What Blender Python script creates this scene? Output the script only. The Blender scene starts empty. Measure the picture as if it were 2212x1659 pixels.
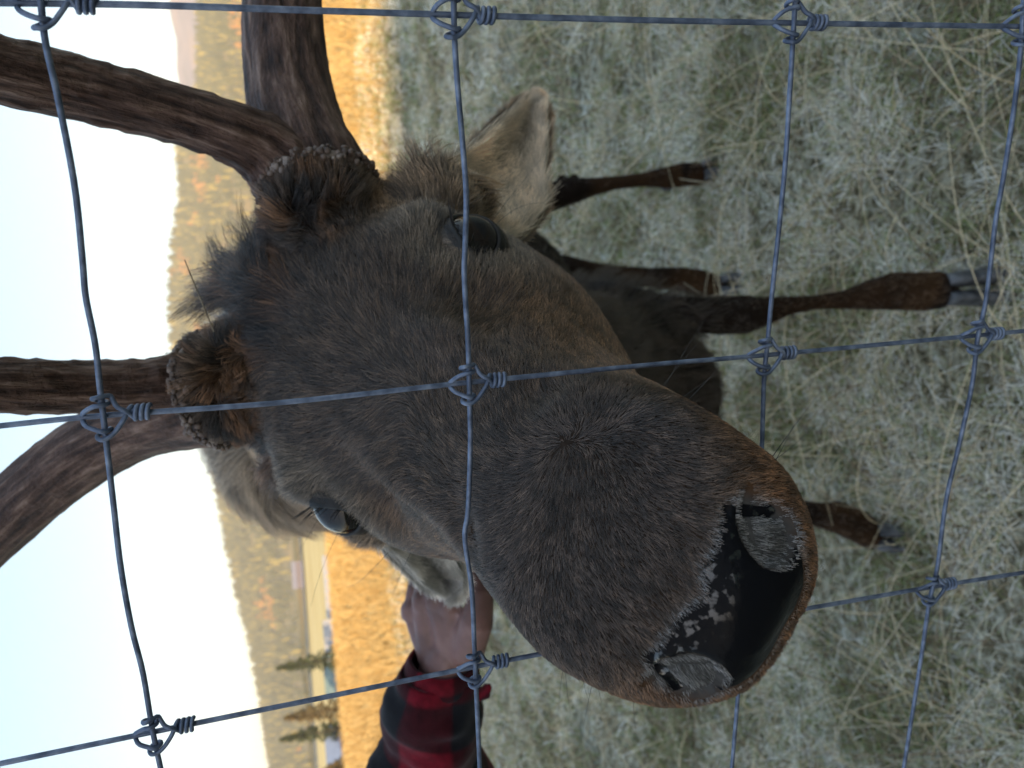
import bpy, bmesh, math, random
import numpy as np
from mathutils import Vector, Matrix
from mathutils.bvhtree import BVHTree

random.seed(7)
rng = np.random.default_rng(11)
S = bpy.context.scene
COL = S.collection
R_ = math.radians

# ------------------------------------------------------------------ camera, sky, sun, exposure
CAM_H = 1.45
FPX, CU, CV = 1662.0, 1106.0, 829.5            # focal length and centre of a 2212 x 1659 picture
down_c = np.array([6804., -476., 2070.]); down_c /= np.linalg.norm(down_c)
up_c = -down_c
fwd_c = np.array([0, 0, 1.]) - down_c * down_c[2]; fwd_c /= np.linalg.norm(fwd_c)
right_c = np.cross(fwd_c, up_c)
C2W = np.stack([right_c, fwd_c, up_c])          # rotation from camera axes (right, down, forward) to the world
CAM = np.array([0, 0, CAM_H])

cam_d = bpy.data.cameras.new('camera')
cam = bpy.data.objects.new('camera', cam_d); COL.objects.link(cam)
cam_d.sensor_width = 36.0
cam_d.lens = 36.0 * FPX / 2212.0
cam_d.clip_start = 0.02; cam_d.clip_end = 9000
rot = C2W @ np.diag([1, -1, -1])
mw = Matrix.Identity(4)
for i in range(3):
    for j in range(3): mw[i][j] = rot[i][j]
    mw[i][3] = CAM[i]
cam.matrix_world = mw
cam_d.dof.use_dof = True
cam_d.dof.focus_distance = 0.335
cam_d.dof.aperture_fstop = 13.0
S.camera = cam

SUN_EL, SUN_AZ = R_(15.0), R_(205.0)            # azimuth clockwise from +Y: low sun behind the camera
world = bpy.data.worlds.new('World'); S.world = world; world.use_nodes = True
nt = world.node_tree; bg = nt.nodes['Background']
sky = nt.nodes.new('ShaderNodeTexSky'); sky.sky_type = 'NISHITA'; sky.sun_disc = False
sky.sun_elevation = SUN_EL; sky.sun_rotation = SUN_AZ
sky.air_density = 1.0; sky.dust_density = 1.0; sky.ozone_density = 1.0
sky_gamma = nt.nodes.new('ShaderNodeGamma'); sky_gamma.inputs[1].default_value = 0.34    # gamma flattens the sky's brightness range to lift the shaded foreground
nt.links.new(sky.outputs[0], sky_gamma.inputs[0]); hue = nt.nodes.new('ShaderNodeHueSaturation'); hue.inputs['Saturation'].default_value = 1.95
nt.links.new(sky_gamma.outputs[0], hue.inputs['Color']); nt.links.new(hue.outputs[0], bg.inputs[0]); bg.inputs[1].default_value = 0.15
sun_d = bpy.data.lights.new('sun', 'SUN'); sun_d.energy = 2.0; sun_d.angle = R_(0.5); sun_d.color = (1.0, 0.72, 0.42)
sun = bpy.data.objects.new('sun', sun_d); COL.objects.link(sun)
sdir = Vector((math.sin(SUN_AZ) * math.cos(SUN_EL), math.cos(SUN_AZ) * math.cos(SUN_EL), math.sin(SUN_EL)))
sun.rotation_euler = sdir.to_track_quat('Z', 'Y').to_euler()
S.view_settings.view_transform = 'Standard'; S.view_settings.look = 'None'
S.view_settings.gamma = 1.0; S.view_settings.use_curve_mapping = False
S.view_settings.exposure = 2.38
S.cycles_curves.shape = 'RIBBONS'; S.cycles_curves.subdivisions = 2
S.cycles.max_bounces = 12; S.cycles.diffuse_bounces = 10; S.cycles.glossy_bounces = 3
S.cycles.transmission_bounces = 4; S.cycles.transparent_max_bounces = 8; S.cycles.volume_bounces = 1

# ------------------------------------------------------------------ placing by ray and distance
def ray(u, v):
    return C2W @ np.array([(u - CU) / FPX, (v - CV) / FPX, 1.0])
def P(u, v, d):                                  # point on the sight line at depth d
    return CAM + ray(u, v) * d
def PY(u, v, y):                                 # point on the sight line at world distance y ahead
    r = ray(u, v); return CAM + r * (y / r[1])
def PG(u, v):                                    # where the sight line meets the ground
    r = ray(u, v); return CAM + r * (-CAM_H / r[2])
def px(n, d): return n * d / FPX                 # size of n picture units at depth d
def depth(p): return float(((np.asarray(p) - CAM) @ C2W)[2])

RH = np.array(((-0.4479, 0.5657, -0.6923), (0.8913, 0.3434, -0.2960), (0.0703, -0.7497, -0.6581)))
u_, s_, vt_ = np.linalg.svd(RH); RH = u_ @ vt_
TH = np.array((-0.0968, -0.0186, 0.4569))
HW = C2W @ RH                                    # elk head axes: x = its right, y = towards the nose, z = top of the head
HO = C2W @ TH + CAM
def H(x, y, z): return HW @ np.array([x, y, z]) + HO
def to_head(p): return (p - HO) @ HW

# ------------------------------------------------------------------ objects and materials
def tag(o, label=None, cat=None, group=None, kind=None):
    if label: o['label'] = label
    if cat: o['category'] = cat
    if group: o['group'] = group
    if kind: o['kind'] = kind
    return o
def empty(name, loc=(0, 0, 0)):
    o = bpy.data.objects.new(name, None); o.location = Vector(loc); o.empty_display_size = .1
    COL.objects.link(o); return o
def adopt(o, parent):                            # children keep their world coordinates
    o.parent = parent; o.matrix_parent_inverse = Matrix.Translation(-parent.location)
    return o
def mesh_obj(name, verts, faces, mat, parent=None, smooth=True):
    me = bpy.data.meshes.new(name)
    me.from_pydata([tuple(map(float, v)) for v in verts], [], [tuple(map(int, f)) for f in faces]); me.update()
    return link_mesh(name, me, mat, parent, smooth)
def link_mesh(name, me, mat, parent=None, smooth=True):
    o = bpy.data.objects.new(name, me); COL.objects.link(o)
    for m in (mat if isinstance(mat, (list, tuple)) else [mat]): me.materials.append(m)
    if smooth: me.polygons.foreach_set('use_smooth', [True] * len(me.polygons))
    if parent is not None: adopt(o, parent)
    return o

def mat_new(name):
    m = bpy.data.materials.new(name); m.use_nodes = True
    t = m.node_tree; return m, t, t.nodes['Principled BSDF']
def nd(t, kind, **kw):
    n = t.nodes.new('ShaderNode' + kind)
    for k, v in kw.items():
        if k in n.inputs.keys(): n.inputs[k].default_value = v
        else: setattr(n, k, v)
    return n
def ramp(t, src, stops):
    n = t.nodes.new('ShaderNodeValToRGB'); e = n.color_ramp.elements
    while len(e) < len(stops): e.new(0.5)
    for q, (p, c) in zip(e, stops): q.position = p; q.color = (*c, 1) if len(c) == 3 else c
    t.links.new(src, n.inputs[0]); return n
def noise_mat(name, stops, scale=20, detail=6, rough=.7, bump=0.0, stretch=None, metallic=0, coord='Object', bscale=None, dist=.002):
    m, t, b = mat_new(name)
    tc = nd(t, 'TexCoord'); src = tc.outputs[coord]
    if stretch:
        mp = nd(t, 'Mapping'); mp.inputs['Scale'].default_value = stretch
        t.links.new(src, mp.inputs[0]); src = mp.outputs[0]
    n = nd(t, 'TexNoise', Scale=scale, Detail=detail); t.links.new(src, n.inputs['Vector'])
    r = ramp(t, n.outputs[0], stops); t.links.new(r.outputs[0], b.inputs['Base Color'])
    b.inputs['Roughness'].default_value = rough; b.inputs['Metallic'].default_value = metallic
    if bump:
        n2 = nd(t, 'TexNoise', Scale=bscale or scale * 2, Detail=8); t.links.new(src, n2.inputs['Vector'])
        bp = nd(t, 'Bump', Strength=bump, Distance=dist); t.links.new(n2.outputs[0], bp.inputs['Height'])
        t.links.new(bp.outputs[0], b.inputs['Normal'])
    return m

def vnoise(p, scale, seed=0):                    # smooth value noise, numpy
    q = p * scale + seed * 17.13
    i = np.floor(q).astype(np.int64); f = q - i; f = f * f * (3 - 2 * f)
    def h(a):
        n = (a[:, 0] * 374761393 + a[:, 1] * 668265263 + a[:, 2] * 2147483647 + seed * 974711) & 0x7fffffff
        n = ((n ^ (n >> 13)) * 1274126177) & 0x7fffffff
        n = (n ^ (n >> 16)) & 0xffff
        return n / 65535.0
    r = np.zeros(len(p))
    for dx in (0, 1):
        for dy in (0, 1):
            for dz in (0, 1):
                w = (f[:, 0] if dx else 1 - f[:, 0]) * (f[:, 1] if dy else 1 - f[:, 1]) * (f[:, 2] if dz else 1 - f[:, 2])
                r += w * h(i + np.array([dx, dy, dz]))
    return r
def vnoise3(p, scale, seed=0):
    return np.stack([vnoise(p, scale, seed + k) for k in (0, 31, 57)], 1) * 2 - 1
def nrm(a): return a / np.maximum(np.linalg.norm(a, axis=-1, keepdims=True), 1e-9)
def sstep(a, b, x): t = np.clip((x - a) / (b - a), 0, 1); return t * t * (3 - 2 * t)

class Geo:                                       # collects simple closed shapes into one mesh
    def __init__(s): s.v = []; s.f = []
    def loft(s, rings, cap=True):
        b = len(s.v); n = len(rings[0])
        for r in rings: s.v.extend(r)
        for i in range(len(rings) - 1):
            for j in range(n):
                s.f.append((b + i * n + j, b + i * n + (j + 1) % n, b + (i + 1) * n + (j + 1) % n, b + (i + 1) * n + j))
        if cap:
            s.f.append(tuple(b + j for j in range(n))[::-1]); e = b + (len(rings) - 1) * n
            s.f.append(tuple(e + j for j in range(n)))
    def tube(s, pts, rad, n=12, round_ends=True, squash=None):
        pts = [np.asarray(p, float) for p in pts]
        rad = [rad] * len(pts) if np.isscalar(rad) else list(rad)
        rad = [np.ones(2) * np.asarray(r, float) for r in rad]
        if round_ends:
            d0 = nrm(pts[0] - pts[1]); d1 = nrm(pts[-1] - pts[-2])
            pre = [(pts[0] + d0 * rad[0].mean() * math.sin(a), rad[0] * math.cos(a)) for a in (1.45, 1.1, .6)]
            post = [(pts[-1] + d1 * rad[-1].mean() * math.sin(a), rad[-1] * math.cos(a)) for a in (.6, 1.1, 1.45)]
            pts = [a for a, _ in pre] + pts + [a for a, _ in post]
            rad = [a for _, a in pre] + rad + [a for _, a in post]
        A = np.array(pts); T = np.gradient(A, axis=0); T = nrm(T)
        ref = np.array([0, 0, 1.]) if abs(T[0][2]) < .9 else np.array([1., 0, 0])
        N = nrm(np.cross(T[0], ref)); rings = []
        for i in range(len(A)):
            N = nrm(N - T[i] * (N @ T[i])); B = np.cross(T[i], N)
            a = np.linspace(0, 2 * np.pi, n, endpoint=False)
            ra = rad[i]
            rings.append([A[i] + N * ra[0] * math.cos(q) + B * ra[1] * math.sin(q) for q in a])
        s.loft(rings)
    def blob(s, c, r, n=16):                     # ellipsoid with axis radii
        r = np.ones(3) * r; c = np.asarray(c)
        rings = []
        for k in range(1, n // 2):
            t = math.pi * k / (n // 2)
            rings.append([c + r * np.array([math.sin(t) * math.cos(q), math.sin(t) * math.sin(q), math.cos(t)]) for q in np.linspace(0, 2 * np.pi, n, endpoint=False)])
        s.loft(rings)
    def box(s, lo, hi):
        (x0, y0, z0), (x1, y1, z1) = lo, hi; b = len(s.v)
        s.v += [np.array(q) for q in ((x0, y0, z0), (x1, y0, z0), (x1, y1, z0), (x0, y1, z0), (x0, y0, z1), (x1, y0, z1), (x1, y1, z1), (x0, y1, z1))]
        s.f += [tuple(b + i for i in q) for q in ((3, 2, 1, 0), (4, 5, 6, 7), (0, 1, 5, 4), (1, 2, 6, 5), (2, 3, 7, 6), (3, 0, 4, 7))]
    def build(s, name, mat, parent=None, smooth=True): return mesh_obj(name, s.v, s.f, mat, parent, smooth)

def spline(pts, n):                              # Catmull-Rom through rows of any width
    A = np.array(pts, float); A = np.vstack([2 * A[0] - A[1], A, 2 * A[-1] - A[-2]])
    out = []; m = len(A) - 3
    for q in np.linspace(0, m - 1e-6, n):
        i = int(q); t = q - i; a, b, c, d = A[i:i + 4]
        out.append(.5 * (2 * b + (c - a) * t + (2 * a - 5 * b + 4 * c - d) * t * t + (3 * b - a - 3 * c + d) * t ** 3))
    return np.array(out)

def remeshed(geo, voxel, smooth_it, name):       # one continuous skin around overlapping shapes
    o = mesh_obj('tmp', geo.v, geo.f, None)
    md = o.modifiers.new('r', 'REMESH'); md.mode = 'VOXEL'; md.voxel_size = voxel
    ms = o.modifiers.new('s', 'SMOOTH'); ms.iterations = smooth_it; ms.factor = .5
    dg = bpy.context.evaluated_depsgraph_get(); dg.update()
    me = bpy.data.meshes.new_from_object(o.evaluated_get(dg)); me.name = name
    old = o.data; bpy.data.objects.remove(o); bpy.data.meshes.remove(old)
    me.materials.clear(); return me

def mesh_np(me):
    n = len(me.vertices); co = np.empty(n * 3); me.vertices.foreach_get('co', co); co = co.reshape(-1, 3)
    no = np.empty(n * 3); me.vertices.foreach_get('normal', no); no = no.reshape(-1, 3)
    me.calc_loop_triangles(); t = np.empty(len(me.loop_triangles) * 3, np.int64)
    me.loop_triangles.foreach_get('vertices', t); return co, no, t.reshape(-1, 3)
def scatter(co, no, tri, dens_fn, n):            # n random points on triangles, weighted by dens_fn(centres)
    a, b, c = co[tri[:, 0]], co[tri[:, 1]], co[tri[:, 2]]
    area = np.linalg.norm(np.cross(b - a, c - a), axis=1) * .5
    ctr = (a + b + c) / 3; w = area * dens_fn(ctr, nrm(np.cross(b - a, c - a)))
    k = rng.choice(len(tri), n, p=w / w.sum())
    r1 = np.sqrt(rng.random(n)); r2 = rng.random(n); w0, w1, w2 = 1 - r1, r1 * (1 - r2), r1 * r2
    p = a[k] * w0[:, None] + b[k] * w1[:, None] + c[k] * w2[:, None]
    m = nrm(no[tri[k, 0]] * w0[:, None] + no[tri[k, 1]] * w1[:, None] + no[tri[k, 2]] * w2[:, None])
    return p, m

def curves_obj(name, pts, rad, color, mat, parent=None):   # pts (N,K,3), rad (N,K), color (N,3)
    N, K = pts.shape[:2]
    cu = bpy.data.hair_curves.new(name); cu.add_curves([K] * N)
    cu.attributes['position'].data.foreach_set('vector', pts.astype(np.float32).ravel())
    ra = cu.attributes.get('radius') or cu.attributes.new('radius', 'FLOAT', 'POINT')
    ra.data.foreach_set('value', rad.astype(np.float32).ravel())
    ca = cu.attributes.new('tint', 'FLOAT_COLOR', 'CURVE')
    ca.data.foreach_set('color', np.c_[color, np.ones(N)].astype(np.float32).ravel())
    cu.materials.append(mat)
    o = bpy.data.objects.new(name, cu); COL.objects.link(o)
    if parent is not None: adopt(o, parent)
    return o
def strands(p, n, flow, length, lift, K=5, wob=.25, droop=0.0):
    """hair from p: leaves along flow lifted towards the normal, curving down to the skin"""
    N = len(p); flow = nrm(flow - n * (flow * n).sum(1, keepdims=True))
    side = np.cross(n, flow); s1 = rng.normal(0, wob, N)
    t = np.linspace(0, 1, K)
    out = np.empty((N, K, 3)); cur = p - n * .0003; out[:, 0] = cur
    for k in range(1, K):
        l = lift * (1 - .55 * t[k])
        d = nrm(flow + n * l[:, None] + side * (s1 * (.4 + t[k]))[:, None] + np.array([0, 0, -1.]) * droop * t[k])
        cur = cur + d * (length / (K - 1))[:, None]; out[:, k] = cur
    return out

def clumped(st, spacing, amount):
    """draw strands together into small locks: every strand leans to its nearest guide strand"""
    from mathutils.kdtree import KDTree
    N, K = st.shape[:2]; ng = max(2, int(N / spacing)); gi = rng.choice(N, ng, replace=False)
    kd = KDTree(ng)
    for i, j in enumerate(gi): kd.insert(st[j, 0], i)
    kd.balance(); near = np.array([kd.find(v)[1] for v in st[:, 0]]); G = st[gi[near]]
    t = np.linspace(0, 1, K)[None, :, None] ** 1.3; a = np.reshape(amount, (-1, 1, 1)) if np.ndim(amount) else amount
    return st + (G - st) * t * a, gi[near]
def poly_sd(P2, poly):                           # signed distance to a closed polygon, > 0 inside
    A = np.array(poly, float); B = np.roll(A, -1, axis=0); best = np.full(len(P2), 9.0); ins = np.zeros(len(P2), bool)
    for a, b in zip(A, B):
        ab = b - a; t = np.clip(((P2 - a) @ ab) / max(ab @ ab, 1e-12), 0, 1); best = np.minimum(best, np.linalg.norm(P2 - (a + t[:, None] * ab), axis=1))
        c = (a[1] > P2[:, 1]) != (b[1] > P2[:, 1])
        with np.errstate(divide='ignore', invalid='ignore'): xx = (b[0] - a[0]) * (P2[:, 1] - a[1]) / (b[1] - a[1]) + a[0]
        ins ^= c & (P2[:, 0] < xx)
    return np.where(ins, best, -best)
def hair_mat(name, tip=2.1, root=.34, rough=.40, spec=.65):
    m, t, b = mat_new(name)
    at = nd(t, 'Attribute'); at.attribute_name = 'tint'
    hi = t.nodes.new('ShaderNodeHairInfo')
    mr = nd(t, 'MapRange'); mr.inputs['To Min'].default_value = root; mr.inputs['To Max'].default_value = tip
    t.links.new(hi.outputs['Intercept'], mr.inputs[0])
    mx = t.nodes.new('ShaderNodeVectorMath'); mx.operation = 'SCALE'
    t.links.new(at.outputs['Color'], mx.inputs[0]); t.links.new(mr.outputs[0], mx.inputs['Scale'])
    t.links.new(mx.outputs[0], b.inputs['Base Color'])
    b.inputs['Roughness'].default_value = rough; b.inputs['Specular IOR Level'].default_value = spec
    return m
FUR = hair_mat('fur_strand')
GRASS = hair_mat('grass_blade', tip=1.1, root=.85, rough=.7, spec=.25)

HAZE = .00019
# ------------------------------------------------------------------ ground
def ground_h(x, y):
    r = np.hypot(x, y)
    front = sstep(-60, 20, y)
    h = front * (-12.0 * sstep(21, 150, r) + 0.5 * np.sin(x * .011) * sstep(200, 300, r))
    h += .035 * np.sin(x * 1.7 + y * .6) * np.sin(y * 1.3) * sstep(1.0, 4, r) * (1 - sstep(20, 60, r))
    return h
def ground_material():
    m, t, b = mat_new('meadow_ground')
    geo = nd(t, 'NewGeometry'); pos = geo.outputs['Position']
    n1 = nd(t, 'TexNoise', Scale=2.2, Detail=8, Roughness=.65); t.links.new(pos, n1.inputs['Vector'])
    n2 = nd(t, 'TexNoise', Scale=30, Detail=8, Roughness=.75); t.links.new(pos, n2.inputs['Vector'])
    near = ramp(t, n2.outputs[0], [(.34, (.05, .04, .028)), (.46, (.20, .18, .12)), (.58, (.50, .49, .41)), (.72, (.72, .72, .68))])
    nearb = ramp(t, n1.outputs[0], [(.35, (.75, .68, .55)), (.65, (1.0, 1.0, .98))])
    mm = nd(t, 'MixRGB', blend_type='MULTIPLY', Fac=1.0); t.links.new(near.outputs[0], mm.inputs[1]); t.links.new(nearb.outputs[0], mm.inputs[2])
    mp = nd(t, 'Mapping'); mp.inputs['Scale'].default_value = (.018, .075, .1); t.links.new(pos, mp.inputs[0])
    n3 = nd(t, 'TexNoise', Scale=1.0, Detail=7, Roughness=.6); t.links.new(mp.outputs[0], n3.inputs['Vector'])
    far = ramp(t, n3.outputs[0], [(.32, (.30, .17, .055)), (.45, (.50, .31, .10)), (.56, (.60, .42, .16)), (.70, (.66, .52, .24))])
    sp = nd(t, 'SeparateXYZ'); t.links.new(pos, sp.inputs[0])
    mr = nd(t, 'MapRange'); mr.inputs['From Min'].default_value = 8.4; mr.inputs['From Max'].default_value = 10.6
    t.links.new(sp.outputs[1], mr.inputs[0])
    mix = nd(t, 'MixRGB'); t.links.new(mr.outputs[0], mix.inputs[0]); t.links.new(mm.outputs[0], mix.inputs[1]); t.links.new(far.outputs[0], mix.inputs[2])
    # an olive strip of uncut pasture along the farm, and pale stubble beyond it
    mr2 = nd(t, 'MapRange'); mr2.inputs['From Min'].default_value = 150; mr2.inputs['From Max'].default_value = 190; t.links.new(sp.outputs[1], mr2.inputs[0])
    mix2 = nd(t, 'MixRGB'); mix2.inputs[2].default_value = (.22, .18, .075, 1); t.links.new(mr2.outputs[0], mix2.inputs[0]); t.links.new(mix.outputs[0], mix2.inputs[1])
    mr3 = nd(t, 'MapRange'); mr3.inputs['From Min'].default_value = 255; mr3.inputs['From Max'].default_value = 300; t.links.new(sp.outputs[1], mr3.inputs[0])
    stub = ramp(t, n3.outputs[0], [(.35, (.52, .38, .15)), (.62, (.68, .55, .27))])
    mix3 = nd(t, 'MixRGB'); t.links.new(mr3.outputs[0], mix3.inputs[0]); t.links.new(mix2.outputs[0], mix3.inputs[1]); t.links.new(stub.outputs[0], mix3.inputs[2])
    t.links.new(mix3.outputs[0], b.inputs['Base Color'])
    b.inputs['Roughness'].default_value = .95; b.inputs['Specular IOR Level'].default_value = .15
    bp = nd(t, 'Bump', Strength=.8, Distance=.02); t.links.new(n2.outputs[0], bp.inputs['Height']); t.links.new(bp.outputs[0], b.inputs['Normal'])
    return m
rr = np.concatenate([[0.0], np.geomspace(.25, 6000, 110)]); aa = np.linspace(0, 2 * np.pi, 180, endpoint=False)
gv = [(0, 0, 0)]; gf = []
for r in rr[1:]:
    x, y = r * np.sin(aa), r * np.cos(aa); gv += list(zip(x, y, ground_h(x, y)))
for j in range(180): gf.append((0, 1 + (j + 1) % 180, 1 + j))
for i in range(len(rr) - 2):
    for j in range(180):
        a, b2 = 1 + i * 180 + j, 1 + i * 180 + (j + 1) % 180
        gf.append((a, b2, b2 + 180, a + 180))
g = mesh_obj('ground', gv, gf, ground_material()); tag(g, 'frosty pasture running out to golden hayfields', kind='structure')

# ------------------------------------------------------------------ hills: crest lines set by elevation angle at their own distance
def crest(u, v, dist):
    r = ray(u, v); return CAM + r * (dist / math.hypot(r[0], r[1]))
near_crest = [(470, -900), (440, -500), (420, -200), (436, 0), (435, 100), (433, 170), (424, 205), (402, 260), (386, 330), (396, 400), (390, 455), (377, 521), (373, 600), (370, 690), (376, 763),
              (400, 860), (438, 930), (459, 989), (471, 1043), (484, 1110), (500, 1200), (519, 1283), (547, 1389), (569, 1496), (590, 1638), (612, 1800), (640, 2100), (650, 2600)]
far_crest = [(430, -600), (390, -150), (365, 14), (372, 50), (384, 95), (380, 140), (388, 184), (400, 240), (430, 330), (520, 480)]
def hill_mesh(name, crest_pts, dist, base_r, base_z, back, mat, n=260, rows=46, rough=5.0, seed=3, steep=1.0):
    C = np.array([crest(u, v, dist) for u, v in crest_pts]); az = np.arctan2(C[:, 0], C[:, 1]); o = np.argsort(az); az, hz = az[o], C[o, 2]; az = np.r_[az[0] - .7, az, az[-1] + .7]; hz = np.r_[hz[0] * .7, hz, hz[-1] * .7]
    A = np.linspace(az[0], az[-1], n); Z = np.interp(A, az, hz); V = []; F = []
    t = np.concatenate([np.linspace(0, 1, rows), 1 + np.linspace(0, 1, 9)[1:]])
    for q in t:
        if q <= 1: r = base_r + (dist - base_r) * q; z = base_z + (Z - base_z) * (q ** steep)
        else: r = dist + back * (q - 1); z = Z + (base_z - Z) * (q - 1) ** 1.3
        x, y = r * np.sin(A), r * np.cos(A)
        w = 4 * min(q, 1) * max(0, 1 - min(q, 1)) + .0
        p = np.stack([x, y, np.zeros_like(x)], 1)
        z = z + (vnoise(p, .006, seed) - .5) * rough * 4 * w + (vnoise(p, .02, seed + 1) - .5) * rough * w
        V += list(zip(x, y, z))
    m = len(t)
    for i in range(m - 1):
        for j in range(n - 1): F.append((i * n + j, i * n + j + 1, (i + 1) * n + j + 1, (i + 1) * n + j))
    return mesh_obj(name, V, F, mat), A, Z
hill_soil = noise_mat('hill_floor', [(.35, (.07, .06, .025)), (.5, (.13, .11, .045)), (.65, (.22, .15, .06))], scale=.02, detail=6, rough=.95)
hill_far = noise_mat('hazed_mauve_slope', [(.35, (.17, .15, .18)), (.6, (.24, .20, .23)), (.75, (.30, .22, .20))], scale=.012, rough=.95)  # distance haze put into the base colour as a mauve tint
hill1, HA, HZ = hill_mesh('hill', near_crest, 1700., 1165., -11., 600., hill_soil)
tag(hill1, 'long wooded hillside behind the golden fields', kind='structure')
hill2, _, _ = hill_mesh('hill', far_crest, 2300., 1760., 30., 500., hill_far, n=120, rows=20, rough=8., seed=9)
tag(hill2, 'higher mauve ridge rising behind the wooded hillside', kind='structure')
# unseen grassy bank, added behind the camera to cast shade on the near pasture
bx = np.linspace(-420, 420, 90); prof = [(-19, -.3), (-26, 3.2), (-34, 9.0), (-41, 13.6), (-47, 16.5), (-52, 18.0), (-58, 18.2), (-75, 14.0), (-120, -.5)]
bv = []; bf = []
for (y, z) in prof:
    for x in bx:
        q = np.array([[x, y, 0.]]); bv.append((x, y + 2 * (vnoise(q, .02, 4)[0] - .5), z + (.7 * (vnoise(q, .03, 5)[0] - .5) if z > 0 else 0)))
for i in range(len(prof) - 1):
    for j in range(89): bf.append((i * 90 + j, i * 90 + j + 1, (i + 1) * 90 + j + 1, (i + 1) * 90 + j))
bank = mesh_obj('hill', bv, bf, noise_mat('shade_bank_grass', [(.35, (.10, .10, .05)), (.65, (.26, .25, .16))], scale=.6, rough=.95)); tag(bank, 'added grassy bank behind the camera, shading the near pasture', kind='structure')

# ------------------------------------------------------------------ the river at the foot of the hill
ra = np.linspace(-1.05, -.06, 60); rv = []; rf = []
for r_ in (880, 960, 1050, 1150):
    x, y = r_ * np.sin(ra), r_ * np.cos(ra); rv += list(zip(x, y, ground_h(x, y) * 0 - 11.3))
for i in range(3):
    for j in range(59): rf.append((i * 60 + j, i * 60 + j + 1, (i + 1) * 60 + j + 1, (i + 1) * 60 + j))
wm_, t, b = mat_new('river_water'); b.inputs['Base Color'].default_value = (.30, .34, .36, 1); b.inputs['Roughness'].default_value = .12; b.inputs['Metallic'].default_value = .0
n1 = nd(t, 'TexNoise', Scale=.6, Detail=4); tc = nd(t, 'TexCoord'); t.links.new(tc.outputs['Object'], n1.inputs['Vector']); bp = nd(t, 'Bump', Strength=.15, Distance=.1); t.links.new(n1.outputs[0], bp.inputs['Height']); t.links.new(bp.outputs[0], b.inputs['Normal'])
tag(mesh_obj('river', rv, rf, wm_), 'bright river at the foot of the wooded hill', kind='structure')

# ------------------------------------------------------------------ forest on the hillside (one far mass of conifers)
hb = BVHTree.FromPolygons([v.co.copy() for v in hill1.data.vertices], [p.vertices[:] for p in hill1.data.polygons])
NT = 22000
ta = rng.uniform(max(HA[0], -1.05), min(HA[-1], 1.05), NT); tr = 1172 + (1715 - 1172) * np.sqrt(rng.random(NT) * .97 + .0); 
fv, ff, fm = [], [], []
forest_col = []
for a, r in zip(ta, tr):
    x, y = r * math.sin(a), r * math.cos(a)
    hit = hb.ray_cast(Vector((x, y, 900)), Vector((0, 0, -1)))
    if hit[0] is None: continue
    z = hit[0].z
    patch = float(vnoise(np.array([[x, y, 0.]]), .011, 21)[0]) * .6 + float(vnoise(np.array([[x, y, 0.]]), .035, 22)[0]) * .4
    if patch < .2 and rng.random() < .6: continue
    kind = 1 if patch > .66 and rng.random() < .6 else (2 if rng.random() < .12 else 0)
    h = rng.uniform(9, 19) * (1 if kind != 1 else .75); w = h * rng.uniform(.15, .22) * (1.5 if kind == 1 else 1); b0 = len(fv)
    lv = [(0.03, .7), (.22, 1.0), (.52, .62), (.8, .28)] if kind != 1 else [(.05, .5), (.35, 1.0), (.68, .9), (.9, .45)]
    ph = rng.uniform(0, 6)
    for (q, s) in lv:
        for k in range(5):
            an = ph + k * 1.2566 + q * 3; ww = w * s * rng.uniform(.75, 1.2)
            fv.append((x + ww * math.cos(an), y + ww * math.sin(an), z - 1 + q * h + rng.uniform(-.3, .3)))
    fv.append((x, y, z - 1 + h))
    for i in range(3):
        for k in range(5): ff.append((b0 + i * 5 + k, b0 + i * 5 + (k + 1) % 5, b0 + i * 5 + 5 + (k + 1) % 5, b0 + i * 5 + 5 + k)); fm.append(kind)
    for k in range(5): ff.append((b0 + 15 + k, b0 + 15 + (k + 1) % 5, b0 + 20)); fm.append(kind)
fo_mats = [noise_mat('conifer_far', [(.3, (.035, .043, .022)), (.5, (.07, .075, .034)), (.7, (.13, .12, .052))], scale=.03, detail=4, rough=.9),
           noise_mat('autumn_far', [(.3, (.22, .12, .03)), (.7, (.36, .17, .05))], scale=.05, rough=.9),
           noise_mat('larch_far', [(.3, (.20, .17, .05)), (.7, (.30, .24, .06))], scale=.05, rough=.9)]
fo = mesh_obj('forest', fv, ff, fo_mats, smooth=False); fo.data.polygons.foreach_set('material_index', fm)
tag(fo, 'far conifer forest with orange autumn patches on the hillside', kind='stuff')

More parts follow.
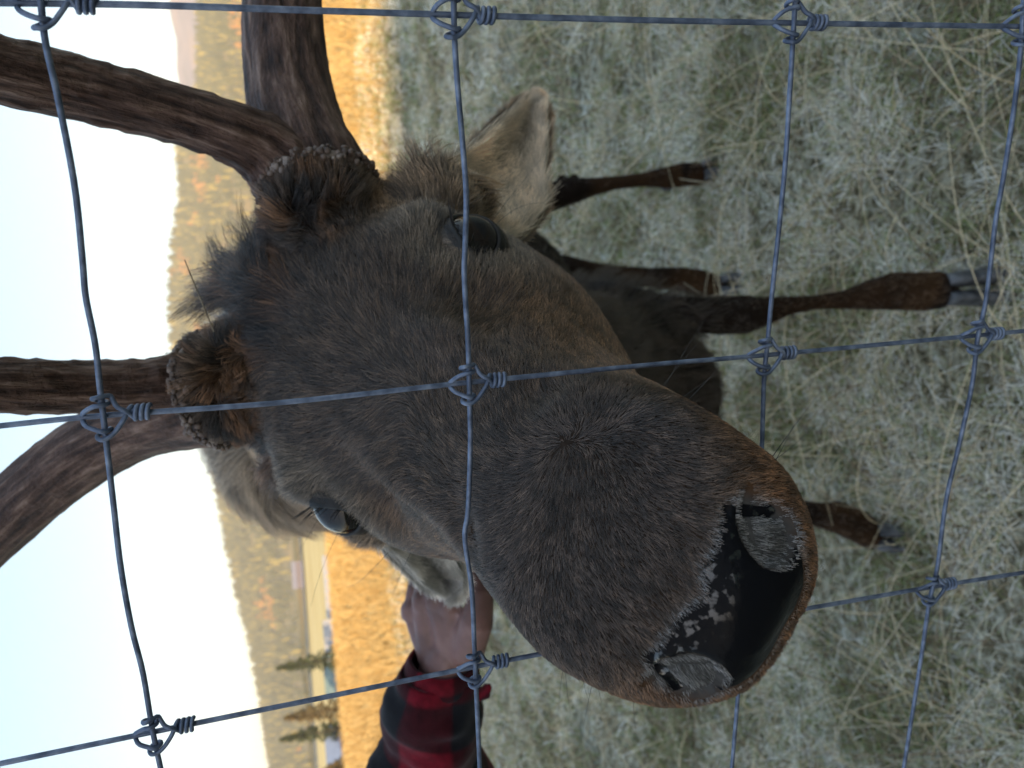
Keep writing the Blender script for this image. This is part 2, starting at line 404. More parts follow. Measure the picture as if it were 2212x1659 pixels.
# ------------------------------------------------------------------ pines by the farm
bark = noise_mat('pine_bark', [(.35, (.06, .04, .03)), (.65, (.14, .09, .06))], scale=6, rough=.9)
pine_leaf = noise_mat('pine_needles', [(.3, (.025, .04, .018)), (.55, (.055, .075, .03)), (.75, (.11, .12, .045))], scale=1.3, rough=.85)
larch_leaf = noise_mat('larch_needles', [(.3, (.07, .06, .025)), (.55, (.15, .11, .04)), (.75, (.28, .17, .06))], scale=1.3, rough=.85)
def pine(name, u, v, dist, hgt, wid, leaf, label, seed):
    r2 = np.random.default_rng(seed); b = crest(u, v, dist); b[2] = float(ground_h(b[0], b[1]))
    t = empty(name, b); tag(t, label, 'tree', 'trees around the farm buildings')
    g = Geo(); g.tube([b + (0, 0, -.2), b + (0.05, 0, hgt * .5), b + (0, .05, hgt * .96)], [wid * .055, wid * .035, .02], 7, False); g.build('trunk', bark, t)
    V, F = [], []
    for i in range(1500):
        q = .10 + .90 * r2.random() ** 1.15; w = wid * .5 * (1 - q) ** .75 * (.55 + .6 * abs(math.sin(q * 23 + seed))) + .12
        an = r2.random() * 6.283; rad = w * math.sqrt(r2.random()); z = q * hgt - .18 * rad
        c = b + np.array([rad * math.cos(an), rad * math.sin(an), z]); s = r2.uniform(.28, .65)
        d = nrm(np.array([math.cos(an), math.sin(an), -.25]) + r2.normal(0, .35, 3)); e = nrm(np.cross(d, r2.normal(0, 1, 3)))
        n0 = len(V); V += [c - d * s, c + e * s * .45, c + d * s, c - e * s * .45]; F.append((n0, n0 + 1, n0 + 2, n0 + 3))
    mesh_obj('crown', V, F, leaf, t, smooth=False)
pine('pine_tree', 690, 1428, 212, 18.6, 7.0, pine_leaf, 'slim dark pine beside the teal roofed farmhouse', 1)
pine('pine_tree', 690, 1538, 208, 17.4, 7.4, larch_leaf, 'rusty half bare larch between the teal and blue roofs', 2)
pine('pine_tree', 690, 1582, 212, 18.8, 6.6, pine_leaf, 'dark green pine over the end of the blue roof', 3)
pine('pine_tree', 690, 1668, 206, 9.6, 8.0, larch_leaf, 'low bushy tree at the far end of the blue roof', 4)

# ------------------------------------------------------------------ farm buildings, cars
def house(name, u0, u1, v0, v1, dist, depth_m, wallc, roofc, label, cat, wins=3):
    a = crest(740, v0, dist); b = crest(740, v1, dist)
    ca = crest((u0 + u1) / 2, (v0 + v1) / 2, dist); top = crest(u0, (v0 + v1) / 2, dist)[2]
    c = (a + b) / 2; c[2] = float(ground_h(c[0], c[1])); ax = nrm((b - a) * (1, 1, 0)); ay = np.array([-ax[1], ax[0], 0]); L = np.linalg.norm((b - a)[:2]) / 2
    hz = top - c[2]; eave = hz * .58
    if ay @ c < 0: ay = -ay
    t = empty(name, c); tag(t, label, cat, 'farm buildings along the far field')
    def w3(x, y, z): return c + ax * x + ay * y + np.array([0, 0, z])
    wall = noise_mat(name + '_wall', [(.4, tuple(.85 * q for q in wallc)), (.6, wallc)], scale=1.5, rough=.85)
    roof = noise_mat(name + '_roof', [(.4, tuple(.8 * q for q in roofc)), (.6, roofc)], scale=1.2, rough=.55)
    D = depth_m
    V = [w3(-L, 0, -.3), w3(L, 0, -.3), w3(L, D, -.3), w3(-L, D, -.3), w3(-L, 0, eave), w3(L, 0, eave), w3(L, D, eave), w3(-L, D, eave), w3(-L, D / 2, hz - .12), w3(L, D / 2, hz - .12)]
    mesh_obj('wall', V, [(0, 1, 5, 4), (1, 2, 6, 9, 5), (2, 3, 7, 6), (3, 0, 4, 8, 7)], wall, t, smooth=False)
    e = .35; k = (hz - eave) / (D / 2)
    V = []
    for s in (0, .14):
        V += [w3(-L - e, -e, eave - e * k + s), w3(L + e, -e, eave - e * k + s), w3(-L - e, D / 2, hz + s), w3(L + e, D / 2, hz + s), w3(-L - e, D + e, eave - e * k + s), w3(L + e, D + e, eave - e * k + s)]
    mesh_obj('roof', V, [(0, 2, 3, 1), (2, 4, 5, 3), (6, 7, 9, 8), (8, 9, 11, 10), (0, 1, 7, 6), (4, 10, 11, 5), (0, 6, 8, 2), (2, 8, 10, 4), (1, 3, 9, 7), (3, 5, 11, 9)], roof, t, smooth=False)
    for i in range(wins):
        x = -L + (i + .7) * 2 * L / (wins + .4); g = Geo()
        V = [w3(x - .45, -.05, eave * .38), w3(x + .45, -.05, eave * .38), w3(x + .45, -.05, eave * .8), w3(x - .45, -.05, eave * .8),
             w3(x - .45, .06, eave * .38), w3(x + .45, .06, eave * .38), w3(x + .45, .06, eave * .8), w3(x - .45, .06, eave * .8)]
        mesh_obj('window', V, [(0, 1, 2, 3), (4, 7, 6, 5), (0, 4, 5, 1), (1, 5, 6, 2), (2, 6, 7, 3), (3, 7, 4, 0)], glass_far, t, smooth=False)
glass_far = noise_mat('window_glass', [(.4, (.14, .15, .17)), (.6, (.20, .21, .23))], scale=.7, rough=.15)
house('farmhouse', 702, 716, 1412, 1504, 214, 9, (.36, .31, .26), (.21, .29, .28), 'brown farmhouse with a dull teal metal roof in the valley', 'house', 2)
house('barn', 703, 716, 1196, 1330, 218, 10, (.33, .29, .28), (.47, .45, .44), 'long low barn with a pale grey roof', 'barn', 0)
house('shed', 701, 716, 1336, 1402, 216, 8, (.36, .32, .29), (.46, .44, .43), 'pale roofed shed between the long barn and farmhouse', 'shed', 0)
house('barn', 706, 720, 1562, 1690, 212, 10, (.36, .33, .32), (.20, .26, .40), 'long shed with a dusty blue roof', 'barn', 0)
house('barn', 630, 642, 1200, 1258, 1120, 18, (.15, .13, .16), (.20, .19, .25), 'lone grey roofed barn at the foot of the wooded hill', 'barn', 0)
def car(u, v, dist, colr, label):
    c = crest(u, v, dist); c[2] = float(ground_h(c[0], c[1])); t = empty('parked_car', c); tag(t, label, 'car', 'vehicles parked by the farmhouse')
    paint = noise_mat('car_paint', [(.4, tuple(.9 * q for q in colr)), (.6, colr)], scale=2, rough=.35)
    prof = [(-2.1, .35), (2.1, .35), (2.15, .75), (1.2, .95), (.7, 1.42), (-1.1, 1.45), (-1.9, .98), (-2.15, .8)]
    V = [c + (x, s * .82, z) for s in (-1, 1) for x, z in prof]; n = 8
    mesh_obj('body', V, [tuple(range(n)), tuple(range(2 * n - 1, n - 1, -1))] + [(i, i + n, (i + 1) % n + n, (i + 1) % n) for i in range(n)], paint, t, smooth=False)
    V = [c + (x, s * .84, z) for s in (-1, 1) for x, z in [(-1.5, .98), (.95, .98), (.6, 1.34), (-1.0, 1.36)]]
    mesh_obj('window', V, [(0, 1, 2, 3), (7, 6, 5, 4)] + [(i, i + 4, (i + 1) % 4 + 4, (i + 1) % 4) for i in range(4)], glass_far, t, smooth=False)
    for x in (-1.35, 1.35):
        for s in (-1, 1):
            g = Geo(); g.tube([c + (x, s * .68, .33), c + (x, s * .88, .33)], .33, 12, False); g.build('wheel', tyre, t)
tyre = noise_mat('tyre', [(.4, (.015, .015, .016)), (.6, (.03, .03, .03))], scale=9, rough=.8)
car(735, 1432, 204, (.30, .07, .05), 'red car parked in front of the teal roofed farmhouse')
car(735, 1474, 203, (.24, .08, .06), 'dark red car nearest the corner of the farmhouse')
car(737, 1602, 202, (.06, .20, .10), 'green car parked before the blue roofed shed')

# ------------------------------------------------------------------ morning haze: one closed box of pale air round everything
hz_top = max(max(v.co.z for v in o_.data.vertices) for o_ in (hill1, hill2, fo)) + 6
g = Geo(); g.box((-6300, -6300, -3), (6300, 6300, hz_top))
hm = bpy.data.materials.new('morning_haze'); hm.use_nodes = True; ht = hm.node_tree; ht.nodes.clear()
ho = ht.nodes.new('ShaderNodeOutputMaterial'); hv = ht.nodes.new('ShaderNodeVolumePrincipled'); hv.inputs['Color'].default_value = (.95, .93, .88, 1); hv.inputs['Density'].default_value = HAZE
hv.inputs['Anisotropy'].default_value = .0
ht.links.new(hv.outputs[0], ho.inputs['Volume'])
tag(g.build('haze', hm, None, False), 'pale morning haze lying over the valley', kind='stuff')
# ------------------------------------------------------------------ woven wire fence: a plane a third of a metre from the lens
fs = np.array([6804., -644., 1662.]); fl = np.array([70., 6000., 1662.])
fn = nrm(np.cross(fs, fl)); fn = fn * np.sign(fn[2]); FD = 0.330
def F(u, v, off=0.0):                            # point of the fence plane seen at (u, v); off = towards the camera
    d = np.array([(u - CU) / FPX, (v - CV) / FPX, 1.0]); q = d * (FD * fn[2] / (d @ fn)) - fn * off
    return C2W @ q + CAM
def far_pt(a, b, dist): return b + nrm(b - a) * dist
zinc = noise_mat('galvanised_wire', [(.35, (.085, .105, .155)), (.5, (.14, .17, .245)), (.68, (.24, .28, .37))], scale=160, detail=5, rough=.55, bump=.12, metallic=.55, bscale=900, dist=.0003)
WR = .00112
fence_root = empty('wire_fence', F(1106, 830) * (1, 1, 0)); tag(fence_root, 'woven wire deer fence right in front of the elk', 'fence')
line_pts = [[(88, -30), (95, 50), (104, 110), (128, 215), (163, 400), (180, 560), (187, 640), (207, 740), (217, 830), (231, 950), (247, 1090), (262, 1220), (285, 1350), (310, 1450), (330, 1570), (350, 1665)],
            [(979, -30), (980, 60), (986, 170), (999, 320), (1006, 420), (1004, 520), (1002, 600), (1010, 740), (1013, 850), (1015, 960), (1010, 1100), (1003, 1160), (1018, 1270), (1024, 1400), (1028, 1490), (1036, 1665)],
            [(1716, -30), (1711, 60), (1702, 210), (1694, 340), (1681, 480), (1664, 640), (1655, 740), (1648, 810), (1645, 900), (1642, 980), (1630, 1100), (1615, 1250), (1600, 1400), (1590, 1520), (1578, 1665)],
            [(2208, -30), (2200, 110), (2185, 240), (2162, 390), (2146, 480), (2127, 640), (2108, 730), (2096, 830), (2068, 960), (2040, 1080), (2022, 1220), (2004, 1300), (1985, 1430), (1955, 1620), (1948, 1665)]]
stay_pts = [[(-40, 4), (300, 9), (700, 22), (1300, 40), (1800, 50), (2260, 57)],
            [(-40, 926), (215, 900), (600, 872), (1010, 828), (1400, 790), (1660, 768), (2100, 727), (2260, 712)],
            [(-40, 1662), (340, 1583), (700, 1510), (1024, 1444), (1300, 1392), (1740, 1318), (2006, 1272), (2260, 1232)]]
def extend(pts, k):                              # carry each wire on past the frame
    return [far_pt(pts[1], pts[0], k)] + list(pts) + [far_pt(pts[-2], pts[-1], k)]
rows = [np.array(p) for p in line_pts]
for p in line_pts:
    q = [F(u, v, WR * 1.0) for u, v in spline(p, 70)]
    g = Geo(); g.tube(extend(q, 1.2), WR, 10, False); g.build('line_wire', zinc, fence_root)
stay3 = []
for p in stay_pts:
    q = [F(u, v, -WR * 1.05) for u, v in spline(p, 40)]
    stay3.append(q); e = extend(q, .35)
    e[-1] = np.array([e[-1][0], e[-1][1], max(e[-1][2], .05)])
    g = Geo(); g.tube(e, WR * 1.02, 10, False); g.build('stay_wire', zinc, fence_root)
knots = [(92, 6), (980, 31), (1712, 47), (2201, 56), (222, 899), (1013, 828), (1652, 768), (2107, 726), (333, 1584), (1024, 1443), (2006, 1272), (1606, 1342)]
for i, (u, v) in enumerate(knots):
    li = [0, 1, 2, 3, 0, 1, 2, 3, 0, 1, 3, 2][i]; lw = rows[li]
    u = float(np.interp(v, lw[:, 1], lw[:, 0]))
    c = F(u, v); ex = nrm(F(u + 20, v + [.35, -1.9, -4.2][0 if v < 100 else (1 if v < 1000 else 2)] * 1.0) - c)   # down the stay
    lv = np.interp([v - 20, v + 20], lw[:, 1], lw[:, 0]); ey = nrm(F(lv[1], v + 20) - F(lv[0], v - 20)); ez = nrm(C2W @ -fn)   # along the line, towards the camera
    def K(a, b, h): return c + ex * a + ey * b + ez * h
    mm = .001
    # knot wire: coil round the stay, loop under and over the line wire on both sides, round the back of the stay
    j = rng.normal(0, .25, 12) * mm
    path = [K(1.2 * mm, -6.2 * mm + j[0], 2.9 * mm), K(-1.9 * mm, -5.4 * mm, 2.6 * mm), K(-2.4 * mm, -5.3 * mm, -.6 * mm), K(.5 * mm, -5.4 * mm, -1.6 * mm)]
    g = Geo()
    # front loop: from the coil round the line wire (one side), behind the stay, round the other side, back to the coil
    loop = [(10.4, 1.4, .6), (8.2, -1.6, 2.2), (5.2, -3.4, 1.6), (3.6, -6.0, .4), (2.6, -7.6, -.2), (.4, -8.1, 2.2), (-2.2, -7.9, 3.0), (-3.2, -7.0, .4), (-2.0, -6.0, -1.4), (1.0, -5.2, -1.0), (2.0, -5.0, 1.2),
            (0, -5.3, 3.3), (-3, -4.6, 2.4), (-6.4, -2.6, 1.2), (-8.0, 0.2, -1.6), (-6.6, 2.6, 1.2), (-3.2, 4.4, 2.4), (0, 5.4, 3.3), (2.0, 5.2, 1.2), (1.2, 5.6, -1.0), (-1.6, 6.6, -1.4), (-3.0, 7.6, .6), (-1.8, 8.2, 3.0),
            (.6, 8.0, 3.0), (3.2, 6.4, 2.4), (5.6, 3.6, 2.2), (7.6, .6, 2.0), (9.0, -2.2, .8)]
    pts = [K(a * mm, b * mm + j[k % 12] * .3, (h - .3) * mm) for k, (a, b, h) in enumerate(loop)]
    ang = math.atan2(-2.2, .9); turns = 3.15
    for k in range(1, 46):
        q = k / 45; th = ang - q * turns * 2 * math.pi
        pts.append(K((9.4 + q * 6.6) * mm, 2.5 * mm * math.sin(th), 2.5 * mm * math.cos(th) - 1.0 * mm))
    sp = spline(pts, 190); g = Geo(); g.tube(sp, .00095, 8, True)
    kn = g.build('knot', zinc, fence_root)
# ------------------------------------------------------------------ the elk: one skin from head to hooves
hoofA, hoofB, hoofC, hoofD = PG(2085, 628), PG(1915, 1180), PG(1535, 375), PG(1580, 628)
elk = empty('elk', (hoofA + hoofB + hoofC + hoofD) / 4 * (1, 1, 0))
tag(elk, 'bull elk in dark winter coat poking its wet black nose through the wire', 'elk')
fy = (hoofA[1] + hoofB[1]) / 2
body = Geo()
# head: sections along the face axis  (y, half width, top, bottom, top roundness)
HS = [(-.225, .070, -.045, -.150, 1.0), (-.19, .086, .000, -.170, 1.0), (-.14, .098, .012, -.190, 1.0), (-.07, .105, .020, -.205, 1.0), (-.02, .108, .014, -.212, 1.0), (.02, .101, .003, -.205, 1.05),
      (.06, .084, -.001, -.190, 1.15), (.10, .0705, -.002, -.165, 1.2), (.14, .0635, -.003, -.142, 1.15), (.175, .0635, -.004, -.124, 1.0), (.20, .0615, -.007, -.113, .95), (.225, .060, -.014, -.103, .9), (.245, .055, -.028, -.096, .9), (.262, .041, -.043, -.090, .95), (.271, .026, -.054, -.083, 1.0)]
hs = spline(HS, 46); rings = []
for y, w, zt, zb, pr in hs:
    a = np.linspace(0, 2 * np.pi, 48, endpoint=False); zc = zt * .56 + zb * .44
    x = w * np.sign(np.sin(a)) * np.abs(np.sin(a)) ** .78
    z = np.where(np.cos(a) > 0, zc + (zt - zc) * np.abs(np.cos(a)) ** (.82 * pr), zc - (zc - zb) * np.abs(np.cos(a)) ** .85)
    rings.append([H(x[k], y, z[k]) for k in range(48)])
body.loft(rings)
d1, d2 = depth(H(-.078, -.130, .036)), depth(H(.078, -.130, .036))
B1c, BN1 = P(688, 412, d1), nrm(C2W @ np.array([-.31, -.90, .32])); B2c, BN2 = P(466, 842, d2), nrm(C2W @ np.array([-.93, .22, .30]))
for sg, bc, bn in ((-1, B1c, BN1), (1, B2c, BN2)):    # pedicles under the antlers
    body.tube([H(sg * .045, -.100, -.035), (H(sg * .050, -.112, -.02) + bc) / 2 - bn * .008, bc - bn * .012], [.048, .045, .036], 18)
sh = (hoofA + hoofB) / 2; hip = (hoofC + hoofD) / 2 + np.array([-.10, .12, 0]); ch = PY(1330, 830, fy - .16)
sh_t = PY(590, 905, fy + .10); rump = hip + np.array([0, .12, 1.10]); mid = (sh_t + rump) / 2 + np.array([0, 0, -.22])
body.tube([H(0, -.15, -.09), H(.02, -.26, -.13), (H(.02, -.30, -.2) + sh_t + (0, 0, -.1)) / 2, sh_t + (0, .05, -.22)], [.085, .105, .15, .22], 24)
body.tube([H(0, -.17, -.15), PY(1230, 830, fy - .30), ch + (0, .12, -.05)], [.07, .125, .15], 24)
body.tube([sh_t + (0, .02, -.30), (sh_t + mid) / 2 + (0, 0, -.22), mid + (0, 0, -.12), (mid + rump) / 2 + (0, 0, -.08), rump + (0, 0, -.2), rump + (0, .12, -.30)], [.27, .30, .31, .27, .23, .15], 28)
body.tube([ch + (0, .05, 0), ch + (.0, .35, .02)], [.17, .2], 24)
def leg(path):                                   # (u, v, distance ahead, width in picture units)
    pts, rad = [], []
    for u, v, y, w in path:
        p = PY(u, v, y); pts.append(p); rad.append(px(w, depth(p)) / 2)
    return pts, rad
yA, yB, yC, yD = hoofA[1], hoofB[1], hoofC[1], hoofD[1]
legA = leg([(1180, 700, yA + .08, 190), (1330, 672, yA + .03, 130), (1430, 678, yA, 84), (1530, 682, yA - .01, 80), (1605, 680, yA - .02, 86), (1650, 673, yA - .02, 62), (1700, 661, yA - .02, 42), (1760, 653, yA - .01, 32), (1820, 648, yA, 40), (1880, 637, yA, 66), (1930, 629, yA, 82), (1985, 630, yA - .01, 84), (2026, 627, yA - .02, 84)])
legB = leg([(1230, 950, yB + .05, 200), (1430, 1000, yB + .02, 110), (1560, 1060, yB, 76), (1640, 1085, yB, 72), (1700, 1098, yB, 42), (1760, 1110, yB, 50), (1810, 1118, yB - .01, 70), (1850, 1135, yB - .01, 72), (1880, 1155, yB - .01, 66)])
legC = leg([(860, 560, yC + .12, 200), (1030, 470, yC + .12, 120), (1130, 440, yC + .1, 76), (1190, 425, yC + .08, 62), (1235, 412, yC + .06, 58), (1280, 404, yC + .05, 40), (1330, 395, yC + .03, 29), (1390, 388, yC + .01, 30), (1435, 384, yC, 46), (1480, 377, yC, 52), (1512, 376, yC - .01, 46)])
legD = leg([(900, 640, yD + .12, 210), (1080, 590, yD + .1, 110), (1160, 582, yD + .08, 74), (1225, 585, yD + .05, 66), (1270, 590, yD + .03, 52), (1330, 595, yD + .01, 42), (1400, 599, yD, 42), (1470, 603, yD, 54), (1515, 612, yD, 58), (1548, 618, yD - .01, 46)])
body.tube([H(-.080, -.085, -.06), P(960, 425, .545), P(1010, 440, .565)], [.040, .036, .020], 16); body.tube([H(.080, -.085, -.06), P(800, 1100, .545)], [.040, .026], 16)
q1 = PY(655, 915, fy + .02); body.blob(q1, np.array([.19, .26, .17]), 22)
body.tube([PY(1200, 830, fy - .2), PY(1400, 850, fy - .10)], [.13, .14], 20)
for L in (legA, legB, legC, legD): body.tube(L[0], L[1], 14)
for (u, v, y, w) in ((1240, 388, yC + .08, 26), (1215, 392, yC + .09, 30)):    # point of the hock
    p = PY(u, v, y); body.blob(p, px(w, depth(p)) / 2, 12)
me = remeshed(body, .005, 5, 'elk_body')
bm = bmesh.new(); bm.from_mesh(me)
hf = [f for f in bm.faces if (lambda q: q[1] > -.16 and abs(q[0]) < .13 and q[2] > -.26)(to_head(np.array(f.calc_center_median())))]
he = list({e for f in hf for e in f.edges})
bmesh.ops.subdivide_edges(bm, edges=he, cuts=1, use_grid_fill=True)
bm.to_mesh(me); bm.free()

co, no, tri = mesh_np(me)
ph = to_head(co); nh = no @ HW
def bump(cx, cy, cz, r, amt, sym=True, aniso=(1, 1, 1), vec=None):
    for s in ((-1, 1) if sym else (1,)):
        d = (ph - np.array([s * cx, cy, cz])) / np.array(aniso); w = np.exp(-(d ** 2).sum(1) / (r * r))
        disp[:] += w[:, None] * amt * (nh if vec is None else np.array(vec) * np.array([s, 1, 1]))
disp = np.zeros_like(ph)
EYE = np.array([.0860, .004, -.042])
bump(.102, .004, -.046, .020, -.006)             # eye sockets
bump(.088, -.016, -.018, .022, .011)             # brow
bump(.068, .060, -.020, .022, -.010)             # hollow before the eye
bump(.080, .045, -.085, .030, .004)              # cheek bone
bump(.036, .090, -.004, .015, .0085, aniso=(.7, 2.8, 1))
bump(.036, .150, -.010, .012, -.0055)   # edges of the nasal bones
bump(.054, .115, -.030, .020, -.0025, aniso=(1, 1.6, 1))
bump(.0, -.03, .02, .05, -.004, sym=False)
bump(.050, .205, -.030, .022, .004)              # swelling over the nostrils
ph += disp
# nostrils: comma shaped hollow running down and out from the top of the pad
STRIP = [(.0310, .246, -.0350), (.0338, .2485, -.0405), (.0360, .2505, -.0460), (.0390, .255, -.0500)]
WING = [(.052, -.0365), (.0361, -.0361), (.0300, -.0368), (.0255, -.0385), (.0222, -.041), (.0200, -.0445), (.0202, -.0475), (.0238, -.0545), (.0290, -.0570), (.034, -.0570), (.052, -.0550)]
def nostril_d(p):
    best = np.full(len(p), 9.0)
    for s in (-1, 1):
        q = np.array(STRIP) * (s, 1, 1)
        for i in range(len(q) - 1):
            a, b = q[i], q[i + 1]; ab = b - a; t = np.clip(((p - a) @ ab) / (ab @ ab), 0, 1)
            best = np.minimum(best, np.linalg.norm(p - (a + t[:, None] * ab), axis=1))
    return best
PAD_TOP = [(-.060, -.047), (-.0395, -.0372), (-.036, -.036), (-.030, -.033), (-.02, -.0325), (-.009, -.0318), (0, -.0345), (.009, -.0322), (.02, -.0325), (.030, -.033), (.036, -.036), (.0395, -.0372), (.060, -.047)]
PAD_BOT = [(-.060, -.050), (-.0345, -.0560), (-.030, -.0590), (-.025, -.0625), (-.0175, -.0680), (-.010, -.0695), (0, -.0680), (.010, -.0695), (.0175, -.0680), (.025, -.0625), (.030, -.0590), (.0345, -.0560), (.060, -.050)]
def wing_d(p):                                   # > 0 inside the nostril, beyond the wing edge of the pad
    return poly_sd(np.stack([np.abs(p[:, 0]), p[:, 2]], 1), WING)
PAD_POLY = [q for q in PAD_TOP if abs(q[0]) < .05] + [(.040, -.046), (.040, -.054)] + [q for q in PAD_BOT[::-1] if abs(q[0]) < .05] + [(-.040, -.054), (-.040, -.046)]
def pad_sd(p):                                   # > 0 inside the bare nose pad
    s = np.minimum(poly_sd(p[:, [0, 2]], PAD_POLY), (p[:, 1] - .222) * .8); s = np.minimum(s, -wing_d(p))
    return np.maximum(s, .0027 - nostril_d(p))
nd_ = nostril_d(ph)
wd = wing_d(ph); hol = sstep(-.0004, .0022, wd) * sstep(.047, .037, np.abs(ph[:, 0])) * sstep(.0, .004, ph[:, 1] - .236)
ph -= nh * (.0042 * hol + .0045 * np.exp(-(nd_ / .0032) ** 2) * (ph[:, 1] > .2))[:, None]
ph += nh * (.0045 * np.exp(-((ph[:, 0] / .026) ** 2 + ((ph[:, 2] + .050) / .016) ** 2)) * sstep(.225, .24, ph[:, 1]))[:, None]
mouth = 0 * np.exp(-((ph[:, 2] + .086 + .10 * np.maximum(0, .25 - ph[:, 1])) / .003) ** 2) * sstep(.20, .235, ph[:, 1])
ph -= nh * (.004 * mouth)[:, None]
co = ph @ HW.T + HO
me.vertices.foreach_set('co', co.ravel()); me.update()
co, no, tri = mesh_np(me); ph = to_head(co)

# ---- masks in head space
def fur_bare(p):
    d = np.minimum(np.linalg.norm(p - EYE * (-1, 1, 1), axis=1), np.linalg.norm(p - EYE, axis=1))
    return (pad_sd(p) > .0004) | (d < .0232)
wet_ = np.maximum(sstep(-.0425, -.0365, ph[:, 2]) * (np.abs(ph[:, 0]) < .045), 1.2 * (nostril_d(ph) < .0030)) + .35 * sstep(.0035, .001, pad_sd(ph)) * (ph[:, 2] < -.05)
me.attributes.new('wet', 'FLOAT', 'POINT').data.foreach_set('value', wet_.astype(np.float32))
ATT = me.attributes.new('pad', 'FLOAT', 'POINT'); ATT.data.foreach_set('value', np.clip(pad_sd(ph) + (vnoise(ph, 900, 3) - .5) * .0012, -.05, .05).astype(np.float32))

def coat_colour(p, w, n):                        # natural coat colour: p head space, w world
    N = len(p); c = np.tile(np.array([.086, .054, .035]), (N, 1))
    def mix(col, f): 
        nonlocal c
        f = np.clip(f, 0, 1)[:, None]; c = c * (1 - f) + np.array(col) * f
    y, z, x = p[:, 1], p[:, 2], np.abs(p[:, 0])
    face = sstep(-.2, -.12, y) * (z > -.3)
    big = vnoise(p, 26, 5); med = vnoise(p, 70, 6); fine = vnoise(p, 180, 8)
    mix((.085, .050, .030), face * sstep(.45, .75, med) * .25)
    mix((.155, .083, .040), face * sstep(-.008, -.050, z) * sstep(-.02, .06, y) * .9)          # warm brown lower cheeks and lips
    mix((.175, .085, .040), face * sstep(-.026, -.050, z) * sstep(.14, .2, y) * sstep(.026, .036, x + .4 * sstep(-.05, -.07, z)))
    mix((.068, .047, .037), face * sstep(.12, .19, y) * sstep(-.05, -.02, z) * .8)            # slate muzzle top
    mix((.110, .088, .066), face * np.exp(-((y - .015) / .05) ** 2) * sstep(.055, .085, x) * sstep(-.11, -.06, z) * .75)
    eye = np.minimum(np.linalg.norm(p - EYE * (-1, 1, 1), axis=1), np.linalg.norm(p - EYE, axis=1))
    mix((.20, .150, .105), face * np.exp(-((eye - .036) / .010) ** 2) * (.4 + .6 * med))
    mix((.030, .024, .022), face * np.exp(-((eye - .021) / .004) ** 2) * .6)
    mix((.026, .017, .013), face * sstep(-.030, -.075, y) * sstep(-.06, -.02, z) * sstep(.25, .5, big))   # black brown forelock
    mix((.17, .082, .038), face * sstep(-.035, -.085, y) * sstep(.45, .66, med) * .85)
    er = face * np.maximum(np.exp(-(np.linalg.norm(w - P(945, 415, .54), axis=1) / .045) ** 2), np.exp(-(np.linalg.norm(w - P(800, 1100, .545), axis=1) / .035) ** 2))
    mix((.36, .245, .15), er * 1.2)
    grey = sstep(-.002, .001, wing_d(p)) * sstep(.044, .037, x) * sstep(-.061, -.057, z) * sstep(.236, .246, y)
    mix((.135, .125, .115), grey)
    rim = np.exp(-(pad_sd(p) / .0022) ** 2) * sstep(.2, .225, y)
    mix((.16, .15, .145), rim * (.2 + .4 * fine))
    nb = 1 - face
    mix((.036, .024, .018), nb)
    bd_ = np.minimum(np.linalg.norm(w - B1c, axis=1), np.linalg.norm(w - B2c, axis=1))
    mix((.40, .30, .21), nb * sstep(.10, .17, bd_) * sstep(.95, 1.2, w[:, 2]) * sstep(.85, .6, 0 * x) * sstep(-.02, .10, p[:, 0]) * .95)   # tawny neck crest on its right
    mix((.100, .052, .026), nb * sstep(.62, .38, w[:, 2]) * sstep(.35, .7, vnoise(w, 9, 12)) * .8)
    mix((.105, .056, .028), nb * sstep(.30, .12, w[:, 2]) * sstep(.3, .6, vnoise(w, 14, 13)))
    return c * (.75 + .5 * rng.random(N))[:, None]
cc = coat_colour(ph, co, no)
ca = me.attributes.new('coat', 'FLOAT_COLOR', 'POINT'); ca.data.foreach_set('color', np.c_[cc * .42, np.ones(len(cc))].astype(np.float32).ravel())

sk, t, b = mat_new('elk_skin')
at = nd(t, 'Attribute'); at.attribute_name = 'coat'; ap = nd(t, 'Attribute'); ap.attribute_name = 'pad'
gt = nd(t, 'MapRange'); gt.inputs['From Min'].default_value = -.0003; gt.inputs['From Max'].default_value = .0003; t.links.new(ap.outputs['Fac'], gt.inputs[0])
mx = nd(t, 'MixRGB'); mx.inputs[2].default_value = (.006, .006, .007, 1); t.links.new(gt.outputs[0], mx.inputs[0]); t.links.new(at.outputs['Color'], mx.inputs[1]); t.links.new(mx.outputs[0], b.inputs['Base Color'])
rg = nd(t, 'MapRange'); rg.inputs['To Min'].default_value = .85; rg.inputs['To Max'].default_value = .20; t.links.new(gt.outputs[0], rg.inputs[0])
tc = nd(t, 'TexCoord'); n1 = nd(t, 'TexNoise', Scale=210, Detail=2); t.links.new(tc.outputs['Object'], n1.inputs['Vector'])
wet = nd(t, 'MapRange'); wet.inputs['From Min'].default_value = .55; wet.inputs['From Max'].default_value = .64; t.links.new(n1.outputs[0], wet.inputs[0])
wm = nd(t, 'Math', operation='MULTIPLY'); t.links.new(wet.outputs[0], wm.inputs[0]); t.links.new(gt.outputs[0], wm.inputs[1])
wa = nd(t, 'Attribute'); wa.attribute_name = 'wet'; wc = nd(t, 'Math', operation='MULTIPLY'); t.links.new(wa.outputs['Fac'], wc.inputs[1]); t.links.new(wm.outputs[0], wc.inputs[0]); t.links.new(wc.outputs[0], b.inputs['Coat Weight']); b.inputs['Coat Roughness'].default_value = .05; b.inputs['Coat IOR'].default_value = 1.7
t.links.new(rg.outputs[0], b.inputs['Roughness']); b.inputs['Specular IOR Level'].default_value = .05
n2 = nd(t, 'TexNoise', Scale=260, Detail=6); t.links.new(tc.outputs['Object'], n2.inputs['Vector'])
